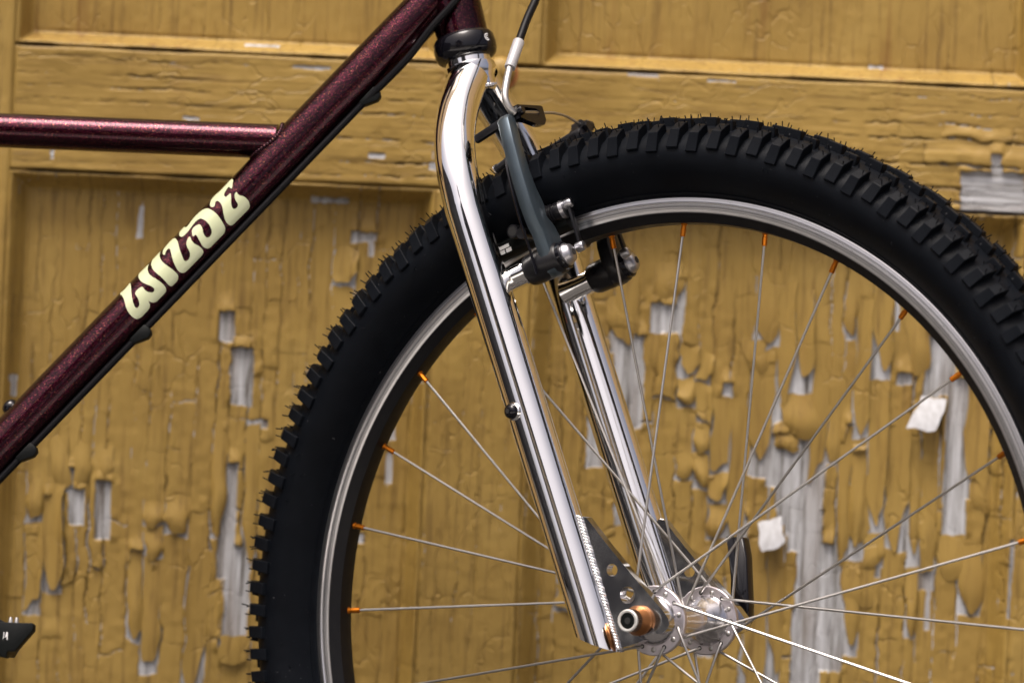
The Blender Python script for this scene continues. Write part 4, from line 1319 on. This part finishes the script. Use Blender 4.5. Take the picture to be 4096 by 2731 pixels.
# lettering on the down tube: outlines given along the tube and round its girth
LETTERS = {
    'W': "-291.73,-17.53 -287.24,-16.39 -281.69,-17.74 -283.35,-11.59 -285.15,-8.54 -287.58,-4.79 -289.59,-1.52 -291.30,1.82 -291.33,3.46 -290.43,4.19 -288.58,3.81 -287.13,2.40 -285.96,0.25 -285.30,-2.10 -284.80,-4.09 -282.98,-5.06 -280.53,-5.01 -278.10,-4.25 -277.72,-3.09 -278.18,-0.89 -277.72,1.53 -276.50,3.56 -274.93,4.44 -273.55,3.99 -272.95,2.53 -273.50,-0.18 -274.75,-3.61 -275.57,-7.48 -275.06,-11.91 -273.57,-16.49 -271.74,-18.62 -267.76,-17.65 -263.08,-16.47 -264.87,-14.41 -266.86,-10.87 -268.01,-7.59 -267.99,-4.18 -267.17,-0.28 -266.64,3.66 -266.70,6.93 -267.39,9.20 -268.89,10.64 -270.63,10.94 -274.41,10.98 -278.09,10.92 -280.12,10.00 -281.32,8.26 -282.10,6.37 -282.89,8.50 -284.30,10.03 -286.15,10.66 -290.03,10.81 -293.30,10.75 -295.83,9.94 -297.13,8.30 -297.69,5.19 -297.21,1.52 -296.12,-1.64 -294.21,-5.03 -292.71,-8.43 -292.02,-12.04",
    'I': "-250.98,-17.81 -254.77,-22.45 -258.64,-17.96 -261.67,-14.04 -262.97,-11.22 -264.02,-7.03 -264.13,-2.99 -263.85,1.00 -263.93,4.78 -264.18,8.79 -263.88,10.46 -262.98,11.14 -260.43,11.29 -257.60,11.13 -255.94,10.09 -254.94,8.76 -254.53,6.44 -254.66,3.23 -255.14,-0.80 -255.59,-5.21 -255.10,-9.19 -253.96,-12.53 -252.47,-15.40",
    'L': "-237.53,-15.25 -239.70,-18.40 -243.48,-18.82 -247.90,-16.39 -250.14,-14.05 -251.25,-11.55 -251.30,-9.97 -250.65,-9.51 -248.43,-11.14 -246.34,-11.41 -245.53,-10.27 -245.77,-8.56 -247.47,-5.28 -249.66,-1.31 -251.45,2.72 -252.46,6.29 -252.21,8.70 -251.05,10.28 -249.49,11.07 -246.19,11.24 -240.44,11.24 -235.53,11.33 -232.13,10.97 -230.61,9.77 -230.03,8.01 -230.18,4.76 -231.05,1.54 -230.79,-1.38 -229.78,-3.63 -229.90,-4.76 -231.27,-4.52 -233.27,-3.80 -235.01,-2.37 -236.29,-0.48 -237.10,2.20 -238.18,4.16 -240.00,5.74 -242.08,6.27 -243.87,5.77 -244.41,4.44 -243.51,2.09 -242.13,-0.78 -240.72,-3.83 -238.72,-7.49 -237.68,-10.53",
    'D': "-228.12,-21.69 -231.19,-17.97 -233.23,-14.84 -234.11,-11.90 -233.43,-9.58 -231.49,-8.93 -227.59,-9.01 -222.60,-9.97 -218.57,-10.24 -215.54,-9.07 -214.77,-7.56 -214.07,-3.92 -214.42,-0.10 -215.80,3.34 -217.65,5.26 -220.09,5.86 -221.73,5.13 -222.17,3.23 -221.16,0.63 -219.44,-2.06 -218.77,-4.55 -219.26,-6.19 -221.63,-7.39 -224.22,-7.45 -226.08,-6.18 -227.77,-3.64 -227.80,-2.59 -226.11,-2.35 -226.09,-0.67 -227.23,3.03 -228.24,6.80 -227.91,9.36 -226.63,11.03 -224.86,11.72 -220.49,11.67 -214.82,11.78 -211.28,11.58 -208.86,10.12 -207.72,8.35 -206.49,4.31 -205.42,-0.93 -205.62,-5.85 -206.51,-10.31 -208.51,-13.47 -212.66,-16.20 -217.86,-16.50 -221.70,-15.18 -225.65,-13.82 -227.13,-15.43 -226.80,-18.24",
    'E': "-179.81,-14.64 -181.37,-16.59 -184.35,-16.14 -188.71,-15.80 -192.18,-15.98 -195.59,-17.55 -199.26,-17.04 -201.98,-14.44 -203.73,-12.05 -204.34,-9.71 -203.55,-7.93 -202.43,-7.55 -201.01,-8.47 -200.01,-9.60 -198.58,-9.38 -197.91,-7.92 -198.01,-5.26 -199.16,-2.14 -201.14,0.55 -203.11,3.48 -204.54,6.23 -204.92,9.06 -204.37,11.08 -202.76,12.02 -199.03,12.19 -193.83,12.29 -188.97,12.38 -186.55,12.03 -185.08,10.99 -183.69,8.79 -183.23,6.06 -183.53,3.28 -184.70,1.35 -185.09,-0.34 -184.78,-2.08 -185.28,-2.65 -186.86,-2.11 -188.29,-0.67 -189.38,1.45 -189.95,3.70 -190.84,4.89 -192.41,5.39 -194.27,4.80 -194.71,3.53 -193.80,1.46 -192.19,-0.46 -190.05,-2.64 -188.51,-4.47 -188.56,-5.39 -190.37,-5.53 -192.18,-5.89 -192.47,-7.45 -191.45,-9.00 -189.32,-10.01 -186.68,-10.79 -185.56,-10.61 -185.55,-8.86 -185.18,-7.52 -184.03,-8.09 -182.20,-10.10 -180.27,-12.33",
}
def letter_mesh(pts):
    P = [tuple(map(float, q.split(','))) for q in pts.split()]
    P = [(a, max(-18.6, b)) for a, b in P]
    S = catmull([(a, b, 0) for a, b in P], 4, closed=True)
    bm = bmesh.new()
    vs = [bm.verts.new((p[0], p[1], 0)) for p in S]
    es = [bm.edges.new((vs[i], vs[(i + 1) % len(vs)])) for i in range(len(vs))]
    bmesh.ops.triangle_fill(bm, use_beauty=True, use_dissolve=False, edges=es)
    for y in np.arange(-19, 16, 0.9):
        bmesh.ops.bisect_plane(bm, geom=bm.verts[:] + bm.edges[:] + bm.faces[:], plane_co=(0, y, 0), plane_no=(0, 1, 0))
    bm.verts.index_update()
    V = []
    for v in bm.verts:
        a = v.co.y / 15.95
        V.append(dt(v.co.x, 16.0 * math.sin(a), 16.0 * math.cos(a)))
    F = [tuple(x.index for x in f.verts) for f in bm.faces]
    bm.free()
    # normals outward
    out = []
    for f in F:
        p = [np.array(V[i]) for i in f[:3]]
        nrm = np.cross(p[1] - p[0], p[2] - p[0])
        out.append(f if nrm[1] < 0 else f[::-1])
    return V, out
for ch, pts in LETTERS.items():
    V, F = letter_mesh(pts)
    o = mkobj('letter', mkmesh('letter', V, F, M['decal'], angle=60), frame)
